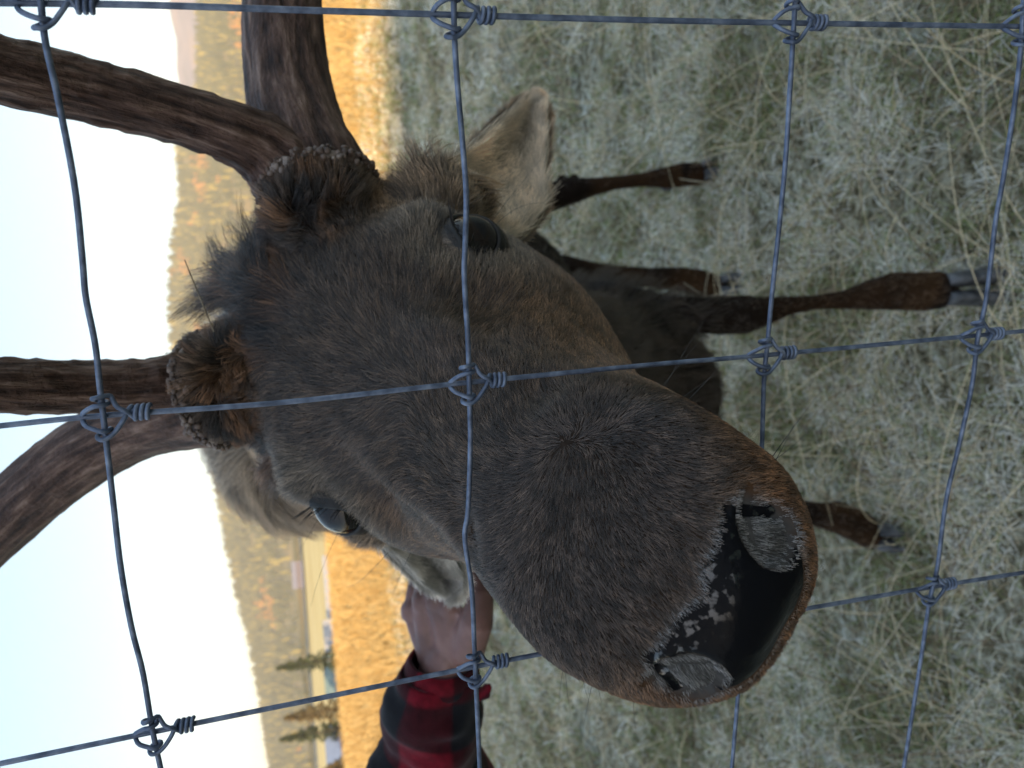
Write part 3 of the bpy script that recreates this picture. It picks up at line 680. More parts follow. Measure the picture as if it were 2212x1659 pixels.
bs = nd(t, 'Bump', Strength=.35, Distance=.0008); t.links.new(n2.outputs[0], bs.inputs['Height']); t.links.new(bs.outputs[0], b.inputs['Normal'])
elk_body = link_mesh('body', me, sk, elk)

# ---- eyes
LID = []
def eye_parts(s):
    c = H(s * EYE[0], EYE[1], EYE[2]); R0 = .0220
    look = nrm(HW @ np.array([s * .78, .50, .44])); fw = nrm(HW @ np.array([-s * .45, .86, -.20])); fw = nrm(fw - look * (look @ fw)); up = np.cross(look, fw) * (1 if s > 0 else -1)
    V, Fc = [], []; n, m = 36, 24
    for i in range(m + 1):
        a = math.pi * i / m
        rr_ = R0 * (1 + .06 * math.exp(-(a / .62) ** 2))
        for k in range(n):
            q = 2 * math.pi * k / n; V.append(c + rr_ * (look * math.cos(a) + (fw * math.cos(q) + up * math.sin(q)) * max(math.sin(a), 1e-4)))
    for i in range(m):
        for k in range(n): Fc.append((i * n + k, i * n + (k + 1) % n, (i + 1) * n + (k + 1) % n, (i + 1) * n + k))
    e = mesh_obj('eye', V, Fc, eye_mat, elk)
    ua = e.data.attributes.new('gaze', 'FLOAT_VECTOR', 'POINT')
    D = nrm(np.array(V) - c); ua.data.foreach_set('vector', np.stack([D @ fw, D @ up, D @ look], 1).astype(np.float32).ravel())
    # lids: a skin cap over the ball with an almond opening and a rolled dark rim
    g = Geo(); K_ = 48; prof = [(-.01, 1.00), (-.03, 1.035), (-.01, 1.075), (.05, 1.10), (.13, 1.08), (.24, 1.11), (.42, 1.11), (.62, 1.10), (.85, 1.08), (1.1, 1.06), (1.5, 1.04)]
    nP = len(prof)
    for k in range(K_):
        q = 2 * math.pi * k / K_; ax = .93 * math.cos(q); ay = .66 * math.sin(q) * (1 if math.sin(q) > 0 else .9)
        if abs(math.cos(q)) > .9: ax *= 1.05
        d = np.array([ax, ay]); rad = np.linalg.norm(d); dirv = fw * d[0] / rad + up * d[1] / rad
        for da, rr_ in prof:
            an = rad + da; g.v.append(c + R0 * rr_ * (look * math.cos(an) + dirv * math.sin(an)))
    for i in range(K_):
        for j in range(nP - 1): g.f.append((i * nP + j, i * nP + j + 1, ((i + 1) % K_) * nP + j + 1, ((i + 1) % K_) * nP + j))
    lid = g.build('eyelid', lid_mat, elk)
    lco, lno, ltri = mesh_np(lid.data)
    p, n = scatter(lco, lno, ltri, lambda c_, n_: (nrm(c_ - c) @ look > math.cos(1.75)) * (nrm(c_ - c) @ HW @ np.array([0, .5, .6]) > -.45) * 1.0, 15000)
    n = n * np.sign((n * (p - c)).sum(1))[:, None]
    r_ = nrm(p - c); an = np.arccos(np.clip(r_ @ look, -1, 1)); az = np.arctan2(r_ @ up, r_ @ fw); op = np.hypot(.93 * np.cos(az), .66 * np.sin(az))
    k = an > op + .045 + .04 * rng.random(len(p))
    p, n, r_, an, op = p[k], n[k], r_[k], an[k], op[k]
    LID.append((p, n, nrm(r_ - look * (r_ @ look)[:, None]) * .7 - HW @ np.array([0, 1, .2]) * .8, an - op))
    # lashes
    N = 30; q = rng.uniform(.15, math.pi - .15, N); pts = np.empty((N, 5, 3))
    for k in range(N):
        d = np.array([.93 * math.cos(q[k]), .66 * math.sin(q[k])]); rad = np.linalg.norm(d); dirv = fw * d[0] / rad + up * d[1] / rad; an = rad * 1.02
        base = look * math.cos(an) + dirv * math.sin(an); p = c + base * R0 * 1.12; L = rng.uniform(.007, .013)
        for j in range(5):
            pts[k, j] = p; p = p + L / 4 * nrm(look * 1.0 + dirv * (.35 + .3 * j / 4) - fw * .15 + rng.normal(0, .08, 3) - up * .25 * (j / 4))
    curves_obj('eyelash', pts, np.tile(np.linspace(.00022, .00006, 5), (N, 1)), np.tile([.012, .010, .010], (N, 1)), FUR, elk)['kind'] = 'stuff'
eye_mat, t, b = mat_new('elk_eye')
at = nd(t, 'Attribute'); at.attribute_name = 'gaze'; sp = nd(t, 'SeparateXYZ'); t.links.new(at.outputs['Vector'], sp.inputs[0])
ir = ramp(t, sp.outputs[2], [(.50, (.34, .35, .43)), (.55, (.02, .014, .012)), (.70, (.006, .004, .003)), (.95, (.012, .006, .004))])
def sq(src, k):
    m_ = nd(t, 'Math', operation='MULTIPLY'); m_.inputs[1].default_value = k; t.links.new(src, m_.inputs[0])
    p_ = nd(t, 'Math', operation='POWER'); p_.inputs[1].default_value = 2; a_ = nd(t, 'Math', operation='ABSOLUTE'); t.links.new(m_.outputs[0], a_.inputs[0]); t.links.new(a_.outputs[0], p_.inputs[0]); return p_.outputs[0]
pa = nd(t, 'Math', operation='ADD'); t.links.new(sq(sp.outputs[0], 2.6), pa.inputs[0]); t.links.new(sq(sp.outputs[1], 6.5), pa.inputs[1])
front = nd(t, 'Math', operation='LESS_THAN'); front.inputs[1].default_value = 1.0; t.links.new(pa.outputs[0], front.inputs[0])
f2 = nd(t, 'Math', operation='GREATER_THAN'); f2.inputs[1].default_value = 0; t.links.new(sp.outputs[2], f2.inputs[0])
f3 = nd(t, 'Math', operation='MULTIPLY'); t.links.new(front.outputs[0], f3.inputs[0]); t.links.new(f2.outputs[0], f3.inputs[1])
mx = nd(t, 'MixRGB'); mx.inputs[2].default_value = (.004, .004, .006, 1); t.links.new(f3.outputs[0], mx.inputs[0]); t.links.new(ir.outputs[0], mx.inputs[1]); t.links.new(mx.outputs[0], b.inputs['Base Color'])
b.inputs['Roughness'].default_value = .04; b.inputs['Specular IOR Level'].default_value = .38
lid_mat = noise_mat('elk_eyelid', [(.4, (.008, .007, .007)), (.6, (.016, .013, .012))], scale=150, rough=.65, bump=.3, dist=.001)
for s in (-1, 1): eye_parts(s)

# ---- hooves: two toes each, black horn with a worn grey front
horn = noise_mat('hoof_horn', [(.35, (.03, .03, .033)), (.55, (.085, .085, .09)), (.7, (.16, .16, .17))], scale=22, rough=.5, bump=.2, stretch=(1, 1, 3))
def hoof(leg_pts, w, fwd, ground=True):
    top = leg_pts[-1]; prev = leg_pts[-2]; fw_ = nrm(np.array([fwd[0], fwd[1], 0])); sd = np.array([-fw_[1], fw_[0], 0])
    for s in (-1, 1):
        rings = []
        for q in np.linspace(0, 1, 7):
            z = top[2] * (1 - q) + .006 * q; c = np.array([top[0], top[1], 0]) + sd * s * w * (.52 + .18 * q) + fw_ * (.02 + .050 * q); lw = w * (.50 + .05 * q); ll = w * (.75 + .42 * q)
            ring = []
            for k in range(14):
                a = 2 * math.pi * k / 14; f_ = math.cos(a); ring.append(c + fw_ * ll * f_ * (1.15 if f_ > 0 else .8) + sd * lw * math.sin(a) * (1 - .35 * max(f_, 0)) + np.array([0, 0, z + (.010 * f_ if q < .5 else -.0 * f_) - .012 * f_ * q * (q < .95)]))
            rings.append(ring)
        g = Geo(); g.loft(rings); g.build('hoof', horn, elk)
hoof(legA[0], .034, (-.05, -1)); hoof(legB[0], .034, (-.1, -1)); hoof(legC[0], .032, (.25, -1)); hoof(legD[0], .032, (.0, -1))
for L, sd_ in ((legA, 1), (legB, 1), (legC, 1), (legD, 1)):   # dew claws behind each fetlock
    f_ = L[0][-3]
    for s in (-1, 1):
        g = Geo(); g.blob(f_ + np.array([s * .022, .045, -.03]), np.array([.012, .012, .022]), 10); g.build('dewclaw', horn, elk)

# ---- antlers
ant, t, b = mat_new('antler')
at = nd(t, 'Attribute'); at.attribute_name = 'along'; mp = nd(t, 'Mapping'); mp.inputs['Scale'].default_value = (26, 26, 5); t.links.new(at.outputs['Vector'], mp.inputs[0])
n1 = nd(t, 'TexNoise', Scale=6, Detail=9, Roughness=.62); t.links.new(mp.outputs[0], n1.inputs['Vector'])
n2 = nd(t, 'TexNoise', Scale=260, Detail=5); tc = nd(t, 'TexCoord'); t.links.new(tc.outputs['Object'], n2.inputs['Vector'])
rp = ramp(t, n1.outputs[0], [(.34, (.024, .011, .008)), (.47, (.082, .042, .030)), (.58, (.17, .098, .072)), (.72, (.36, .24, .19))])
t.links.new(rp.outputs[0], b.inputs['Base Color']); b.inputs['Roughness'].default_value = .62; b.inputs['Specular IOR Level'].default_value = .35
ad = nd(t, 'Math', operation='MULTIPLY_ADD'); ad.inputs[1].default_value = 1.0; t.links.new(n1.outputs[0], ad.inputs[0]); m2 = nd(t, 'Math', operation='MULTIPLY'); m2.inputs[1].default_value = .35; t.links.new(n2.outputs[0], m2.inputs[0]); t.links.new(m2.outputs[0], ad.inputs[2])
bp = nd(t, 'Bump', Strength=1.0, Distance=.006); t.links.new(ad.outputs[0], bp.inputs['Height']); t.links.new(bp.outputs[0], b.inputs['Normal'])
pearl = noise_mat('antler_pearl', [(.32, (.06, .038, .029)), (.52, (.14, .095, .075)), (.70, (.33, .27, .235))], scale=90, rough=.5)
def beam(name, path, seed, knob=0.0):            # (u, v, depth, width): swept tube with pearled, grooved skin
    A = spline([(u, v, d, w) for u, v, d, w in path], 70); pts = np.array([P(a[0], a[1], a[2]) for a in A]); rad = np.array([px(a[3], a[2]) / 2 for a in A])
    n = 56; T = nrm(np.gradient(pts, axis=0)); N0 = nrm(np.cross(T[0], [0, 0, 1.])); V, Fc, al = [], [], []; L = np.r_[0, np.cumsum(np.linalg.norm(np.diff(pts, axis=0), axis=1))]
    a = np.linspace(0, 2 * np.pi, n, endpoint=False)
    for i in range(len(pts)):
        N0 = nrm(N0 - T[i] * (N0 @ T[i])); B0 = np.cross(T[i], N0)
        cp = np.stack([np.cos(a) * 1.2, np.sin(a) * 1.2, np.full(n, L[i] * 3.5)], 1)
        gro = (vnoise(cp, 2.3, seed) - .5) * .10 + (vnoise(cp, 5.5, seed + 1) - .5) * .07
        pe = np.stack([np.cos(a) * 3, np.sin(a) * 3, np.full(n, L[i] * 90)], 1); gro += knob * np.maximum(0, vnoise(pe, 1.6, seed + 2) - .45) * .5
        r = rad[i] * (1 + gro)
        V += list(pts[i] + N0 * (r * np.cos(a))[:, None] + B0 * (r * np.sin(a))[:, None]); al += list(np.stack([np.cos(a) * .03, np.sin(a) * .03, np.full(n, L[i])], 1))
    m = len(pts)
    for i in range(m - 1):
        for k in range(n): Fc.append((i * n + k, i * n + (k + 1) % n, (i + 1) * n + (k + 1) % n, (i + 1) * n + k))
    Fc.append(tuple(range(n))[::-1]); Fc.append(tuple((m - 1) * n + k for k in range(n)))
    o = mesh_obj(name, V, Fc, ant, None); av = o.data.attributes.new('along', 'FLOAT_VECTOR', 'POINT'); av.data.foreach_set('vector', np.array(al, np.float32).ravel())
    return o, pts, rad
def antler(bm_path, tine_path, burr_c, burr_n, burr_r, seed):
    o, pts, rad = beam('antler', bm_path, seed, .12); adopt(o, elk)
    t_, tp, tr_ = beam('tine', tine_path, seed + 5, .42); t_.parent = o
    c = np.asarray(burr_c); nn = nrm(burr_n); e1 = nrm(np.cross(nn, [0.3, .2, 1.])); e2 = np.cross(nn, e1); g = Geo()
    g.tube([c - nn * .005, c - nn * .002, c + nn * .002, c + nn * .005], [burr_r * .80, burr_r * .92, burr_r * .92, burr_r * .80], 40, False)
    for k in range(300):
        a = rng.uniform(0, 6.283); h = rng.normal(0, .0036); r = burr_r * (.965 + rng.uniform(-.02, .035)) - abs(h) * .6
        s = rng.uniform(.0010, .0025); q = c + e1 * r * math.cos(a) + e2 * r * math.sin(a) + nn * h
        g.blob(q, s * rng.uniform(.75, 1.25, 3), 10)
    bo = g.build('burr', pearl, None); bo.parent = o
    return o
antler([(700, 425, d1 + .012, 235), (676, 372, d1 + .012, 225), (652, 305, d1 + .018, 198), (628, 215, d1 + .03, 184), (616, 110, d1 + .04, 172), (611, 0, d1 + .05, 164), (606, -220, d1 + .09, 150), (560, -600, d1 + .16, 135), (440, -1000, d1 + .22, 100), (300, -1300, d1 + .25, 40)],
       [(672, 425, d1 + .002, 170), (622, 372, d1 - .006, 165), (562, 318, d1 - .018, 142), (490, 282, d1 - .035, 124), (390, 248, d1 - .05, 121), (270, 215, d1 - .07, 126), (140, 183, d1 - .09, 133), (0, 150, d1 - .115, 138), (-200, 95, d1 - .145, 135), (-420, 20, d1 - .16, 105), (-640, -80, d1 - .165, 40)],
       B1c, BN1, .0425, 40)
antler([(478, 848, d2 + .012, 228), (428, 868, d2 + .015, 205), (370, 890, d2 + .02, 170), (300, 915, d2 + .028, 150), (220, 955, d2 + .036, 146), (130, 1015, d2 + .045, 144), (40, 1090, d2 + .055, 140), (-90, 1215, d2 + .07, 132), (-330, 1500, d2 + .10, 115), (-600, 1900, d2 + .14, 85), (-760, 2200, d2 + .16, 30)],
       [(478, 812, d2 + .002, 165), (420, 822, d2 - .004, 142), (350, 829, d2 - .016, 118), (270, 835, d2 - .03, 113), (150, 836, d2 - .052, 115), (0, 832, d2 - .085, 119), (-200, 826, d2 - .12, 120), (-420, 815, d2 - .145, 95), (-640, 800, d2 - .155, 35)],
       B2c, BN2, .0425, 60)

# ---- ears: cupped leaf shapes
def ear(rows_, cup, col_in, col_out, nf, seed, lens):
    A = spline(rows_, 26); G = []; m = 17                # rows: u0 v0 u1 v1 depth cup
    for a in A:
        l = P(a[0], a[1], a[4]); r = P(a[2], a[3], a[4] + a[6]); w = np.linalg.norm(r - l); row = []
        axis = nrm(P((a[0] + a[2]) / 2, (a[1] + a[3]) / 2, 1.0) - CAM)
        for q in np.linspace(0, 1, m): row.append(l + (r - l) * q + axis * (w * a[5] * math.sin(math.pi * q) ** .8))
        G.append(row)
    G = np.array(G); du = np.gradient(G, axis=0); dv = np.gradient(G, axis=1); nn = nrm(np.cross(du, dv))
    if (nn[12, 8] @ (CAM - G[12, 8])) < 0: nn = -nn
    th = .0032
    V = list((G + nn * th / 2).reshape(-1, 3)) + list((G - nn * th / 2).reshape(-1, 3)); n0 = 26 * m; Fc = []
    for i in range(25):
        for j in range(m - 1):
            Fc.append((i * m + j, i * m + j + 1, (i + 1) * m + j + 1, (i + 1) * m + j)); Fc.append((n0 + i * m + j, n0 + (i + 1) * m + j, n0 + (i + 1) * m + j + 1, n0 + i * m + j + 1))
        for j in (0, m - 1): Fc.append((i * m + j, (i + 1) * m + j, n0 + (i + 1) * m + j, n0 + i * m + j))
    for i in (0, 25):
        for j in range(m - 1): Fc.append((i * m + j, n0 + i * m + j, n0 + i * m + j + 1, i * m + j + 1))
    e = mesh_obj('ear', V, Fc, noise_mat('ear_skin', [(.4, tuple(.5 * q for q in col_in)), (.6, tuple(.8 * q for q in col_in))], scale=60, rough=.8), elk)
    # fur of the inside, outside and rim
    i = rng.uniform(0, 24.99, nf); j = rng.uniform(0, m - 1.01, nf); edge = rng.random(nf) < .30; j[edge] = np.where(rng.random(edge.sum()) < .5, rng.uniform(0, 1.2, edge.sum()), rng.uniform(m - 2.3, m - 1.01, edge.sum()))
    i0, j0 = i.astype(int), j.astype(int); fi, fj = (i - i0)[:, None], (j - j0)[:, None]
    def samp(X): return (X[i0, j0] * (1 - fi) + X[i0 + 1, j0] * fi) * (1 - fj) + (X[i0, j0 + 1] * (1 - fi) + X[i0 + 1, j0 + 1] * fi) * fj
    side = np.where(rng.random(nf) < .62, 1.0, -1.0); n_ = nrm(samp(nn)) * side[:, None]; p = samp(G) + n_ * th * .5
    fl_ = nrm(samp(du)) + nrm(samp(dv)) * ((j / (m - 1) - .5) * -.9)[:, None] * side[:, None]
    tt = i / 25; cdist = np.abs(j / (m - 1) - .5) * 2
    L = np.where(side > 0, lens * (.60 + .9 * cdist) * (1 - .60 * tt), .011) * rng.uniform(.6, 1.25, nf)
    c = np.where(side[:, None] > 0, np.array(col_in)[None], np.array(col_out)[None]) * (.75 + .5 * sstep(.3, .7, vnoise(p, 110, seed + 2)))[:, None] * rng.uniform(.7, 1.25, nf)[:, None]
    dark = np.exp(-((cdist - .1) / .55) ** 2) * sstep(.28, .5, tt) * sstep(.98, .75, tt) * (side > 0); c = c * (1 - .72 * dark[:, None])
    c = np.where((vnoise(p, 60, seed) > .95)[:, None] & (side[:, None] > 0), c * 1.35, c)
    st = strands(p, n_, fl_, L, np.full(nf, .35), 5, .22, .12)
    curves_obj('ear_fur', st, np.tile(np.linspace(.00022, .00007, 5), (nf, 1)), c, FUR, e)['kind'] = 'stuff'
ear([(905, 440, 1085, 535, .53, .10, .02), (930, 405, 1120, 522, .56, .22, .02), (958, 358, 1160, 482, .59, .34, .02), (1006, 318, 1182, 440, .615, .40, .015), (1052, 276, 1180, 380, .64, .38, .01), (1086, 246, 1184, 318, .66, .32, .005), (1104, 232, 1183, 276, .672, .26, 0), (1116, 222, 1183, 254, .678, .20, 0), (1128, 215, 1179, 236, .682, .12, 0), (1140, 212, 1172, 224, .684, .05, 0)], .4, (.52, .42, .31), (.24, .165, .105), 26000, 70, .026)
ear([(745, 1090, 880, 1020, .53, .1, .02), (772, 1128, 915, 1090, .55, .25, .02), (800, 1158, 940, 1130, .57, .38, .02), (835, 1190, 965, 1165, .59, .42, .02), (865, 1220, 985, 1200, .61, .40, .02), (893, 1248, 1000, 1235, .63, .34, .02), (925, 1272, 1003, 1262, .645, .2, .01), (955, 1285, 992, 1281, .655, .05, 0)], .4, (.40, .37, .335), (.42, .39, .36), 20000, 90, .024)

# ---- coat
def dens(c, n):
    p = to_head(c); face = (p[:, 1] > -.20) & (p[:, 2] > -.27) & (np.abs(p[:, 0]) < .14)
    view = nrm(CAM - c); f = (n * view).sum(1)
    return np.where(face, 1.0, 0.0) * np.where(f > -.35, 1, .10) * (.45 / np.linalg.norm(c - CAM, axis=1)) ** 2
N1 = 270000
def past_burr(p, m=-.010):
    r = np.zeros(len(p), bool)
    for bc, bn in ((B1c, BN1), (B2c, BN2)): r |= (np.linalg.norm(p - bc, axis=1) < .10) & (((p - bc) @ bn) > m)
    return r
p, n = scatter(co, no, tri, dens, N1); q = to_head(p); k = ~(fur_bare(q) | past_burr(p)); p, n, q = p[k], n[k], q[k]; N1 = len(p)
x, y, z = q[:, 0], q[:, 1], q[:, 2]; sx = np.tanh((x + (vnoise(q, 40, 2) - .5) * .03) / .025)
poll = sstep(-.045, -.095, y) * sstep(-.07, -.02, z)
flow = np.stack([sx * (.30 + .55 * np.exp(-((y - .07) / .06) ** 2)) , -np.ones(N1) * (1 - .35 * np.exp(-((y - .09) / .05) ** 2)), -.30 * np.ones(N1)], 1)
fwd = sstep(.150, .225, y)[:, None]; flow = flow * (1 - fwd) + np.stack([x * 9, np.full(N1, .55), -.55 - 0 * x], 1) * fwd
flow[:, 0] += .8 * np.exp(-((y - .185) / .035) ** 2 - (x / .03) ** 2)
flow += vnoise3(q, 32, 40) * .40 + vnoise3(q, 150, 44) * .16 + poll[:, None] * vnoise3(q, 75, 47) * 1.1
L = .0068 + .0055 * sstep(.13, .03, y) - .0028 * sstep(.14, .21, y)
L = L + poll * .040 + .008 * sstep(-.08, -.14, y)
bd = np.minimum(np.linalg.norm(p - B1c, axis=1), np.linalg.norm(p - B2c, axis=1)); L = L * (1 - .68 * sstep(.080, .050, bd))
grey = (wing_d(q) > 0) & (y > .238) & (np.abs(x) < .042) & (z > -.06); L = np.where(grey, .0042, L)
rim = np.exp(-(pad_sd(q) / .0022) ** 2) * (y > .2); L = L * (1 - .35 * rim)
L *= rng.uniform(.6, 1.3, N1)
lift = .36 + poll * .55 + (vnoise(q, 90, 50) - .5) * .30
c = coat_colour(q, p, n)
lp, ln_, lf, ld = [np.concatenate(w) for w in zip(*LID)]
lq = to_head(lp); lc = coat_colour(lq, lp, ln_) * .5 + np.array([.09, .068, .05]) * .6; lc = lc * sstep(.04, .20, ld)[:, None] + np.array([.02, .016, .015]) * (1 - sstep(.04, .20, ld))[:, None]
p, n, q, c = np.r_[p, lp], np.r_[n, ln_], np.r_[q, lq], np.r_[c, lc]; flow = np.r_[flow, lf @ HW]; nl = len(lp)
L = np.r_[L, rng.uniform(.003, .0065, nl)]; lift = np.r_[lift, np.full(nl, .22)]; poll = np.r_[poll, np.zeros(nl)]; N1 += nl
clump = vnoise(q, 210, 51) * .6 + vnoise(q, 420, 52) * .4; streak = sstep(.30, .72, clump)
c *= .84 * (.55 + .78 * streak)[:, None] * (.22 + 1.95 * rng.random(N1) ** 2.0)[:, None]
rimw = (np.exp(-((pad_sd(q) + .0012) / .0016) ** 2) * (q[:, 1] > .2) > .25 + rng.random(N1) * 1.6); c[rimw] = np.array([.30, .29, .29]) * rng.uniform(.4, 1.2, (int(rimw.sum()), 1))
st = strands(p, n, flow @ HW.T, L, lift, 5, .20, .03)
st, gi_ = clumped(st, 16, .08 + .16 * rng.random(N1) + .55 * poll); lk = (.15 + .5 * poll)[:, None]; c = c * (1 - lk) + c[gi_] * lk * (.5 + 1.0 * (rng.random(N1)[gi_]))[:, None]
pale = rng.random(N1) < .06; c[pale] = c[pale] * 1.4 + np.array([.05, .043, .038])
c[rimw] = np.array([.34, .33, .33]) * rng.uniform(.4, 1.2, (int(rimw.sum()), 1))
thin = np.where(rimw, .50, 1.0)
rad = thin[:, None] * np.linspace(1, .28, 5)[None] * (.00011 + .00008 * poll + .00003 * rng.random(N1))[:, None]
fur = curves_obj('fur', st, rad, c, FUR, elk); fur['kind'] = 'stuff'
def dens2(c, n):
    p = to_head(c); face = (p[:, 1] > -.18) & (p[:, 2] > -.25) & (np.abs(p[:, 0]) < .13)
    return np.where(face, 0, 1.0) * np.where(c[:, 2] < .55, .9, 1.0) * np.where(c[:, 1] > 2.0, .35, 1.0)
N2 = 110000
p, n = scatter(co, no, tri, dens2, N2); q = to_head(p)
leg_ = sstep(.80, .60, p[:, 2]); neck = (1 - leg_) * sstep(1.75, 1.2, p[:, 1])
flow = np.stack([vnoise(p, 6, 60) - .5, .9 + 0 * leg_, -.8 - leg_ * 1.4], 1) + vnoise3(p, 22, 61) * .5
L = (.022 + neck * .050 - leg_ * .012) * rng.uniform(.6, 1.3, N2)
c = coat_colour(q, p, n) * (.7 + .6 * vnoise(p, 40, 63))[:, None]
er_ = np.exp(-np.minimum(np.linalg.norm(p - P(960, 420, .55), axis=1), np.linalg.norm(p - P(800, 1100, .545), axis=1)) / .05); L *= 1 - .8 * np.clip(er_ * 1.4, 0, 1)
st = strands(p, n, flow, L, .40 + .25 * neck, 5, .25, .35)
st, gi_ = clumped(st, 16, .6)
fur2 = curves_obj('coat', st, np.linspace(1, .25, 5)[None] * np.full((N2, 1), .00042), c, FUR, elk); fur2['kind'] = 'stuff'
# a few long whiskers and stray hairs
W = []
for s in (-1, 1):
    for i in range(9):
        a = H(s * rng.uniform(.044, .058), rng.uniform(.16, .235), rng.uniform(-.085, -.045)); d = nrm(HW @ np.array([s * 1.0, rng.uniform(-.3, .4), rng.uniform(-.7, .1)])); L_ = rng.uniform(.02, .05); b_ = rng.normal(0, .25, 3); row = [a]
        for k in range(5): row.append(row[-1] + L_ / 5 * nrm(d + b_ * k / 5 + np.array([0, 0, -.15 * k / 5])))
        W.append(row)
    for i in range(5):
        a = H(s * rng.uniform(.085, .10), rng.uniform(-.05, .05), rng.uniform(-.09, -.03)); d = nrm(HW @ np.array([s * 1.0, rng.uniform(-.8, .5), rng.uniform(-.3, .8)])); L_ = rng.uniform(.04, .09); b_ = rng.normal(0, .4, 3); row = [a]
        for k in range(5): row.append(row[-1] + L_ / 5 * nrm(d + b_ * k / 5))
        W.append(row)
W = np.array(W); curves_obj('whisker', W, np.tile(np.linspace(.00016, .00005, 6), (len(W), 1)), np.tile([.03, .025, .022], (len(W), 1)), FUR, elk)['kind'] = 'stuff'

st_ = empty('straw', P(455, 701, d2 - .03)); tag(st_, 'thin straw stem stuck upright in the crown fur beside the antler base', 'straw')
g = Geo(); g.tube([P(462, 716, d2 - .028), P(428, 634, d2 - .03), P(399, 562, d2 - .03)], [.0006, .00055, .0004], 6); g.build('stem', noise_mat('straw_stem', [(.4, (.16, .12, .08)), (.6, (.30, .24, .17))], scale=60, rough=.8), st_)
# ------------------------------------------------------------------ the person reaching in to scratch the elk
handJ = dict(w0=(938, 1420, .778), w1=(985, 1420, .762), k0=(972, 1305, .748), k1=(944, 1292, .752), k2=(915, 1298, .764), k3=(891, 1318, .782))
J = {k: P(*v) for k, v in handJ.items()}
person = empty('person', (-1.34, 1.42, 0)); tag(person, 'person in red and black plaid jacket scratching the elk behind its ear', 'person')
g = Geo()
arm_in = P(935, 1560, .80)
g.tube([J['w0'] * .5 + J['w1'] * .5, arm_in], [(.029, .022), (.036, .030)], 18)
for a_, b_, ra, rb in (('w0', 'k3', .016, .0105), ('w0', 'k2', .017, .0115), ('w1', 'k1', .017, .0118), ('w1', 'k0', .017, .0118)): g.tube([J[a_], (J[a_] + J[b_]) / 2 + C2W @ np.array([0, 0, -.002]), J[b_]], [ra, (ra + rb) / 2, rb], 14)
for k_ in ('k0', 'k1', 'k2', 'k3'): g.blob(J[k_] + C2W @ np.array([0, 0, -.003]), .0128, 12)
fing = [[(972, 1305, .748), (976, 1244, .752), (972, 1206, .778), (968, 1188, .798)], [(944, 1292, .752), (946, 1228, .758), (944, 1182, .785), (940, 1160, .806)],
        [(915, 1298, .764), (919, 1238, .770), (920, 1196, .796), (918, 1176, .815)], [(891, 1318, .782), (897, 1272, .786), (902, 1240, .803), (905, 1222, .818)]]
for f_, r0 in zip(fing, (.0100, .0102, .0098, .0088)): g.tube([P(*q) for q in f_], [r0 * 1.12, r0, r0 * .92, r0 * .80], 12)
g.tube([P(1008, 1402, .752), P(1030, 1340, .730), P(1040, 1285, .735), P(1034, 1238, .752)], [.0185, .0165, .0125, .0105], 14)
# the rest of the body stands beyond the picture's edge
shoulder = np.array([-1.16, 1.36, 1.44]); elbow = P(895, 1960, .95)
neckb = np.array([-1.30, 1.44, 1.52])
g.tube([arm_in, elbow, shoulder, (-1.27, 1.43, 1.43), neckb], [.035, .045, .06, .08, .055], 16); g.tube([(-1.27, 1.43, 1.43), (-1.38, 1.28, 1.40), (-1.46, 1.22, 1.2), (-1.40, 1.24, 1.04)], [.08, .06, .045, .028], 16)
g.tube([neckb - np.array([0, 0, .06]), neckb + np.array([0, 0, .08])], [.060, .056], 18); hd = neckb + np.array([.02, -.01, .19]); g.blob(hd, np.array([.078, .098, .118]), 24); g.blob(hd + (.055, -.0, -.065), np.array([.05, .07, .055]), 18)
g.tube([hd + (.075, 0, .02), hd + (.100, 0, -.018), hd + (.092, 0, -.028)], [.010, .015, .012], 10)
for s_ in (-1, 1): g.blob(hd + (-.005, s_ * .097, -.01), np.array([.018, .010, .031]), 10)
other = np.array([-1.40, 1.24, .92]); g.tube([other + (0, 0, .12), other], [.028, .026], 14); g.blob(other + (0, 0, -.045), np.array([.024, .040, .05]), 14)
for i in range(4): g.tube([other + (.004, -.03 + i * .02, -.07), other + (.014, -.028 + i * .019, -.115), other + (.006, -.027 + i * .018, -.15 + abs(i - 1.4) * .008)], [.0105, .0095, .008], 10)
g.tube([other + (.01, -.035, -.02), other + (.03, -.05, -.06), other + (.035, -.045, -.095)], [.013, .012, .009], 10)
pm = remeshed(g, .0024, 3, 'person_body')
skin, t, b = mat_new('person_skin')
tc = nd(t, 'TexCoord'); n1 = nd(t, 'TexNoise', Scale=28, Detail=5); t.links.new(tc.outputs['Object'], n1.inputs['Vector'])
r = ramp(t, n1.outputs[0], [(.35, (.15, .075, .062)), (.55, (.22, .11, .092)), (.7, (.28, .155, .13))]); t.links.new(r.outputs[0], b.inputs['Base Color'])
b.inputs['Roughness'].default_value = .5; b.inputs['Subsurface Weight'].default_value = .15; b.inputs['Subsurface Radius'].default_value = (.006, .002, .001); b.inputs['Subsurface Scale'].default_value = 1
n2 = nd(t, 'TexVoronoi', Scale=260); t.links.new(tc.outputs['Object'], n2.inputs['Vector']); bp = nd(t, 'Bump', Strength=.25, Distance=.0006); t.links.new(n2.outputs['Distance'], bp.inputs['Height']); t.links.new(bp.outputs[0], b.inputs['Normal'])
link_mesh('body', pm, skin, person)

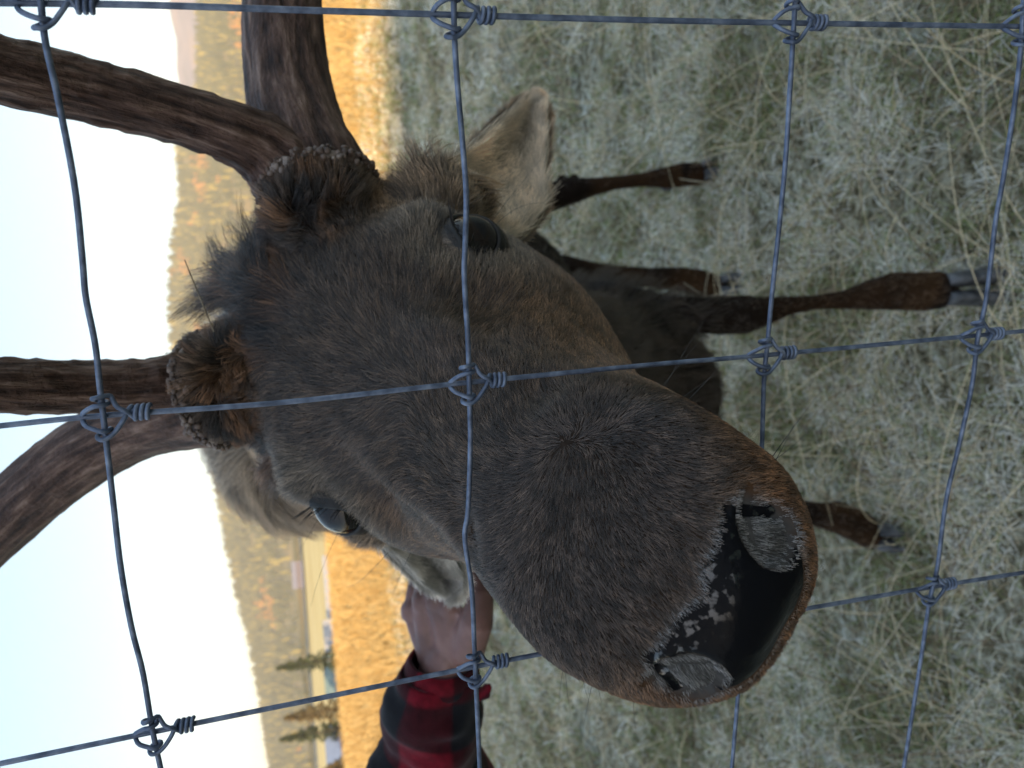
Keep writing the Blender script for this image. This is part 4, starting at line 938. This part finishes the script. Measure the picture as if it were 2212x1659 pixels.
plaid, t, b = mat_new('plaid_flannel')
at = nd(t, 'Attribute'); at.attribute_name = 'cloth'; sp = nd(t, 'SeparateXYZ'); t.links.new(at.outputs['Vector'], sp.inputs[0])
def stripe(src, k, ph):
    m_ = nd(t, 'Math', operation='MULTIPLY_ADD'); m_.inputs[1].default_value = k; m_.inputs[2].default_value = ph; t.links.new(src, m_.inputs[0])
    s_ = nd(t, 'Math', operation='SINE'); t.links.new(m_.outputs[0], s_.inputs[0])
    r_ = nd(t, 'MapRange'); r_.inputs['From Min'].default_value = -.12; r_.inputs['From Max'].default_value = .12; t.links.new(s_.outputs[0], r_.inputs[0]); return r_.outputs[0]
a1, a2 = stripe(sp.outputs[0], 2 * math.pi / .11, .3), stripe(sp.outputs[1], 2 * math.pi / .085, 2.2)
sm = nd(t, 'Math', operation='ADD'); t.links.new(a1, sm.inputs[0]); t.links.new(a2, sm.inputs[1]); hf_ = nd(t, 'Math', operation='MULTIPLY'); hf_.inputs[1].default_value = .5; t.links.new(sm.outputs[0], hf_.inputs[0])
r = ramp(t, hf_.outputs[0], [(.0, (.008, .008, .011)), (.5, (.04, .004, .007)), (1.0, (.15, .006, .014))])
tc = nd(t, 'TexCoord'); n1 = nd(t, 'TexNoise', Scale=120, Detail=6); t.links.new(tc.outputs['Object'], n1.inputs['Vector']); r2 = ramp(t, n1.outputs[0], [(.3, (.65, .65, .65)), (.7, (1.2, 1.2, 1.2))])
mu = nd(t, 'MixRGB', blend_type='MULTIPLY', Fac=1.0); t.links.new(r.outputs[0], mu.inputs[1]); t.links.new(r2.outputs[0], mu.inputs[2]); t.links.new(mu.outputs[0], b.inputs['Base Color'])
b.inputs['Roughness'].default_value = .95; b.inputs['Sheen Weight'].default_value = .12; b.inputs['Sheen Roughness'].default_value = .5; b.inputs['Specular IOR Level'].default_value = .1
n3 = nd(t, 'TexNoise', Scale=700, Detail=3); t.links.new(tc.outputs['Object'], n3.inputs['Vector']); bp = nd(t, 'Bump', Strength=.5, Distance=.0012); t.links.new(n3.outputs[0], bp.inputs['Height']); t.links.new(bp.outputs[0], b.inputs['Normal'])
def sleeve(name, rows_, seed, fold=.085, wall=.0035):
    A = spline(rows_, 90); pts, rad = A[:, :3], A[:, 3]; n = 40; T = nrm(np.gradient(pts, axis=0)); N0 = nrm(np.cross(T[0], C2W @ np.array([0, 0, -1.]))); V, at_ = [], []
    Ls = np.r_[0, np.cumsum(np.linalg.norm(np.diff(pts, axis=0), axis=1))]; a = np.linspace(0, 2 * np.pi, n, endpoint=False)
    for inner in (0, 1):
        Nn = N0.copy()
        for i in range(len(pts)):
            Nn = nrm(Nn - T[i] * (Nn @ T[i])); B = np.cross(T[i], Nn); qq = np.stack([np.cos(a), np.sin(a), np.full(n, Ls[i] * 16)], 1)
            w = 1 + (vnoise(qq, 1.3, seed) - .5) * fold * 4 + (vnoise(qq * (1, 1, 2.2), 1.9, seed + 3) - .5) * fold * 2
            rr_ = rad[i] * w - inner * wall
            V += list(pts[i] + Nn * (rr_ * np.cos(a))[:, None] + B * (rr_ * np.sin(a))[:, None]); at_ += list(np.stack([a * .05, np.full(n, Ls[i]), 0 * a], 1))
    m = len(pts); Fc = []; o0 = m * n
    for i in range(m - 1):
        for k in range(n):
            Fc.append((i * n + k, i * n + (k + 1) % n, (i + 1) * n + (k + 1) % n, (i + 1) * n + k)); Fc.append((o0 + i * n + k, o0 + (i + 1) * n + k, o0 + (i + 1) * n + (k + 1) % n, o0 + i * n + (k + 1) % n))
    for k in range(n): Fc.append((k, o0 + k, o0 + (k + 1) % n, (k + 1) % n)); e = (m - 1) * n; Fc.append((e + k, e + (k + 1) % n, o0 + e + (k + 1) % n, o0 + e + k))
    o = mesh_obj(name, V, Fc, plaid, person); av = o.data.attributes.new('cloth', 'FLOAT_VECTOR', 'POINT'); av.data.foreach_set('vector', np.array(at_, np.float32).ravel()); return o
def SR(u, v, d, w): return [*P(u, v, d), px(w, d) / 2]
sleeve('sleeve', [SR(953, 1446, .775, 160), SR(951, 1480, .78, 186), SR(945, 1520, .79, 214), SR(941, 1556, .80, 238), SR(940, 1590, .81, 222), SR(934, 1640, .825, 252), SR(925, 1720, .85, 290), SR(908, 1840, .90, 300), [*elbow, .082], [*((elbow + shoulder) / 2 + (0, 0, -.01)), .085], [*shoulder, .095]], 3)
sleeve('cuff', [SR(955, 1424, .772, 146), SR(954, 1440, .774, 160), SR(953, 1458, .777, 166), SR(952, 1470, .779, 158)], 9, .02)
g = Geo(); g.tube([P(1036, 1502, .765), P(1052, 1492, .760), P(1057, 1484, .758)], [(.006, .003), (.008, .0025), (.004, .002)], 8)
tab = g.build('cuff_tab', plaid, person)
def cloth_attr(o, k=1.0):
    c = np.array([v.co for v in o.data.vertices]); av = o.data.attributes.new('cloth', 'FLOAT_VECTOR', 'POINT'); av.data.foreach_set('vector', np.stack([c[:, 1] + c[:, 0], c[:, 2], 0 * c[:, 0]], 1).astype(np.float32).ravel())
cloth_attr(tab)
g = Geo(); g.tube([(-1.34, 1.42, .86), (-1.34, 1.42, 1.05), (-1.33, 1.42, 1.25), (-1.31, 1.43, 1.40), (-1.30, 1.43, 1.48)], [(.20, .15), (.20, .15), (.215, .155), (.20, .14), (.10, .09)], 30)
g.tube([shoulder, (-1.28, 1.43, 1.42)], [.09, .11], 20); g.tube([(-1.36, 1.28, 1.40), (-1.46, 1.22, 1.2), (-1.40, 1.24, .99)], [.09, .075, .06], 20)
jk = link_mesh('jacket', remeshed(g, .012, 4, 'jacket'), plaid, person); cloth_attr(jk)
denim = noise_mat('denim', [(.35, (.035, .05, .09)), (.65, (.07, .095, .15))], scale=60, rough=.9, bump=.3)
g = Geo(); 
g.tube([(-1.34, 1.34, .86), (-1.34, 1.50, .86)], .105, 16)
for s_ in (-1, 1): g.tube([(-1.34, 1.42 + s_ * .08, .90), (-1.32, 1.42 + s_ * .10, .50), (-1.35, 1.42 + s_ * .11, .10)], [.105, .080, .072], 22)
link_mesh('trousers', remeshed(g, .012, 4, 'trousers'), denim, person)
boot = noise_mat('boot_leather', [(.35, (.04, .025, .018)), (.65, (.09, .055, .035))], scale=30, rough=.6, bump=.2)
for s_ in (-1, 1):
    g = Geo(); g.tube([(-1.35, 1.42 + s_ * .11, .18), (-1.35, 1.42 + s_ * .11, .06)], [.068, .062], 16); g.tube([(-1.38, 1.42 + s_ * .11, .045), (-1.24, 1.42 + s_ * .12, .045), (-1.14, 1.42 + s_ * .125, .035)], [(.05, .045), (.052, .045), (.04, .035)], 16)
    link_mesh('boot', remeshed(g, .008, 3, 'boot'), boot, person)
hp, hn = np.empty((0, 3)), None
N = 5000; d = nrm(rng.normal(0, 1, (N, 3))); d = d[(d[:, 2] > -.25) & ((d[:, 0] < .45) | (d[:, 2] > .62))]
p = hd + d * np.array([.079, .099, .119]); st = strands(p, d, np.stack([-.6 + 0 * d[:, 0], d[:, 1], -.8 + 0 * d[:, 0]], 1), rng.uniform(.03, .06, len(p)), np.full(len(p), .25), 5, .2, .4)
curves_obj('hair', st, np.tile(np.linspace(.0006, .0002, 5), (len(p), 1)), np.array([.09, .055, .035]) * rng.uniform(.6, 1.3, (len(p), 1)), FUR, person)['kind'] = 'stuff'

# ------------------------------------------------------------------ frosted pasture grass
def blades(name, n, r0, r1, power, hgt, wid, cols, wts, label, az0=-.62, az1=.62, lean=.7, K=4, thresh=None):
    a = rng.uniform(az0, az1, n); r = r0 + (r1 - r0) * rng.random(n) ** power
    x, y = r * np.sin(a), r * np.cos(a); p = np.stack([x, y, ground_h(x, y)], 1)
    cl = vnoise(p * (1, 1, 0), 5, 70); k = rng.random(n) < (.12 + 1.25 * sstep(.22, .62, cl)); p, r, cl = p[k], r[k], cl[k]; n = len(p)
    h = rng.uniform(*hgt, n) * (.6 + .8 * cl); d = np.stack([rng.normal(0, 1, n), rng.normal(0, 1, n), 0 * h], 1); d = nrm(d)
    l = lean * rng.uniform(.15, 1.5, n); pts = np.empty((n, K, 3))
    for i, t in enumerate(np.linspace(0, 1, K)):
        pts[:, i] = p + d * (h * l * t ** 1.6)[:, None] + np.array([0, 0, 1.])[None] * (h * (t - .38 * np.minimum(l, 1.3) * t ** 2.2))[:, None]
    ci = rng.choice(len(cols), n, p=wts); col = np.array(cols)[ci] * rng.uniform(.7, 1.15, n)[:, None]
    if len(cols) == 5:                            # frost gathers in patches; green and brown show between them
        pa = .55 * vnoise(p * (1, 1, 0), 2.6, 75) + .45 * vnoise(p * (1, 1, 0), 9, 76); pa = pa - .09 * sstep(1.5, .8, r); lo = (pa < .47) & (rng.random(n) < .8)
        col[lo] = np.array([GREEN, BROWN, (.40, .40, .25), (.42, .33, .20)])[rng.choice(4, int(lo.sum()), p=[.34, .22, .24, .20])] * rng.uniform(.6, 1.1, (int(lo.sum()), 1))
    w = wid * (1 + .45 * r) * rng.uniform(.6, 1.3, n)
    rad = np.linspace(1, .35, K)[None] * w[:, None]
    o = curves_obj(name, pts, rad, col, GRASS); tag(o, label, kind='stuff'); return o
FROST, PALE, GREEN, STRAW, BROWN = (.92, .89, .82), (.76, .72, .54), (.28, .33, .12), (.76, .62, .40), (.24, .16, .10)
blades('grass', 170000, .55, 3.4, .75, (.015, .055), .0006, [FROST, PALE, GREEN, STRAW, BROWN], [.35, .25, .20, .13, .07], 'short frosted pasture grass close under the fence', -.75, .75, 1.25)
blades('grass', 110000, 3.2, 12.0, .75, (.03, .10), .0010, [FROST, PALE, GREEN, STRAW, BROWN], [.30, .34, .15, .16, .05], 'frosted pasture grass in the shade further out', -.62, .62, 1.1)
blades('dry_stalk', 5200, .6, 7.0, .8, (.10, .34), .0007, [STRAW, (.55, .47, .33), BROWN], [.5, .35, .15], 'long bleached grass stalks lying over the turf', -.75, .75, 1.6, 6)
blades('dry_grass', 60000, 9.0, 40.0, .8, (.14, .40), .0010, [(.52, .35, .14), (.64, .48, .23), (.40, .26, .095)], [.4, .35, .25], 'tall golden hay grass in the sun', -.62, .62, .5)
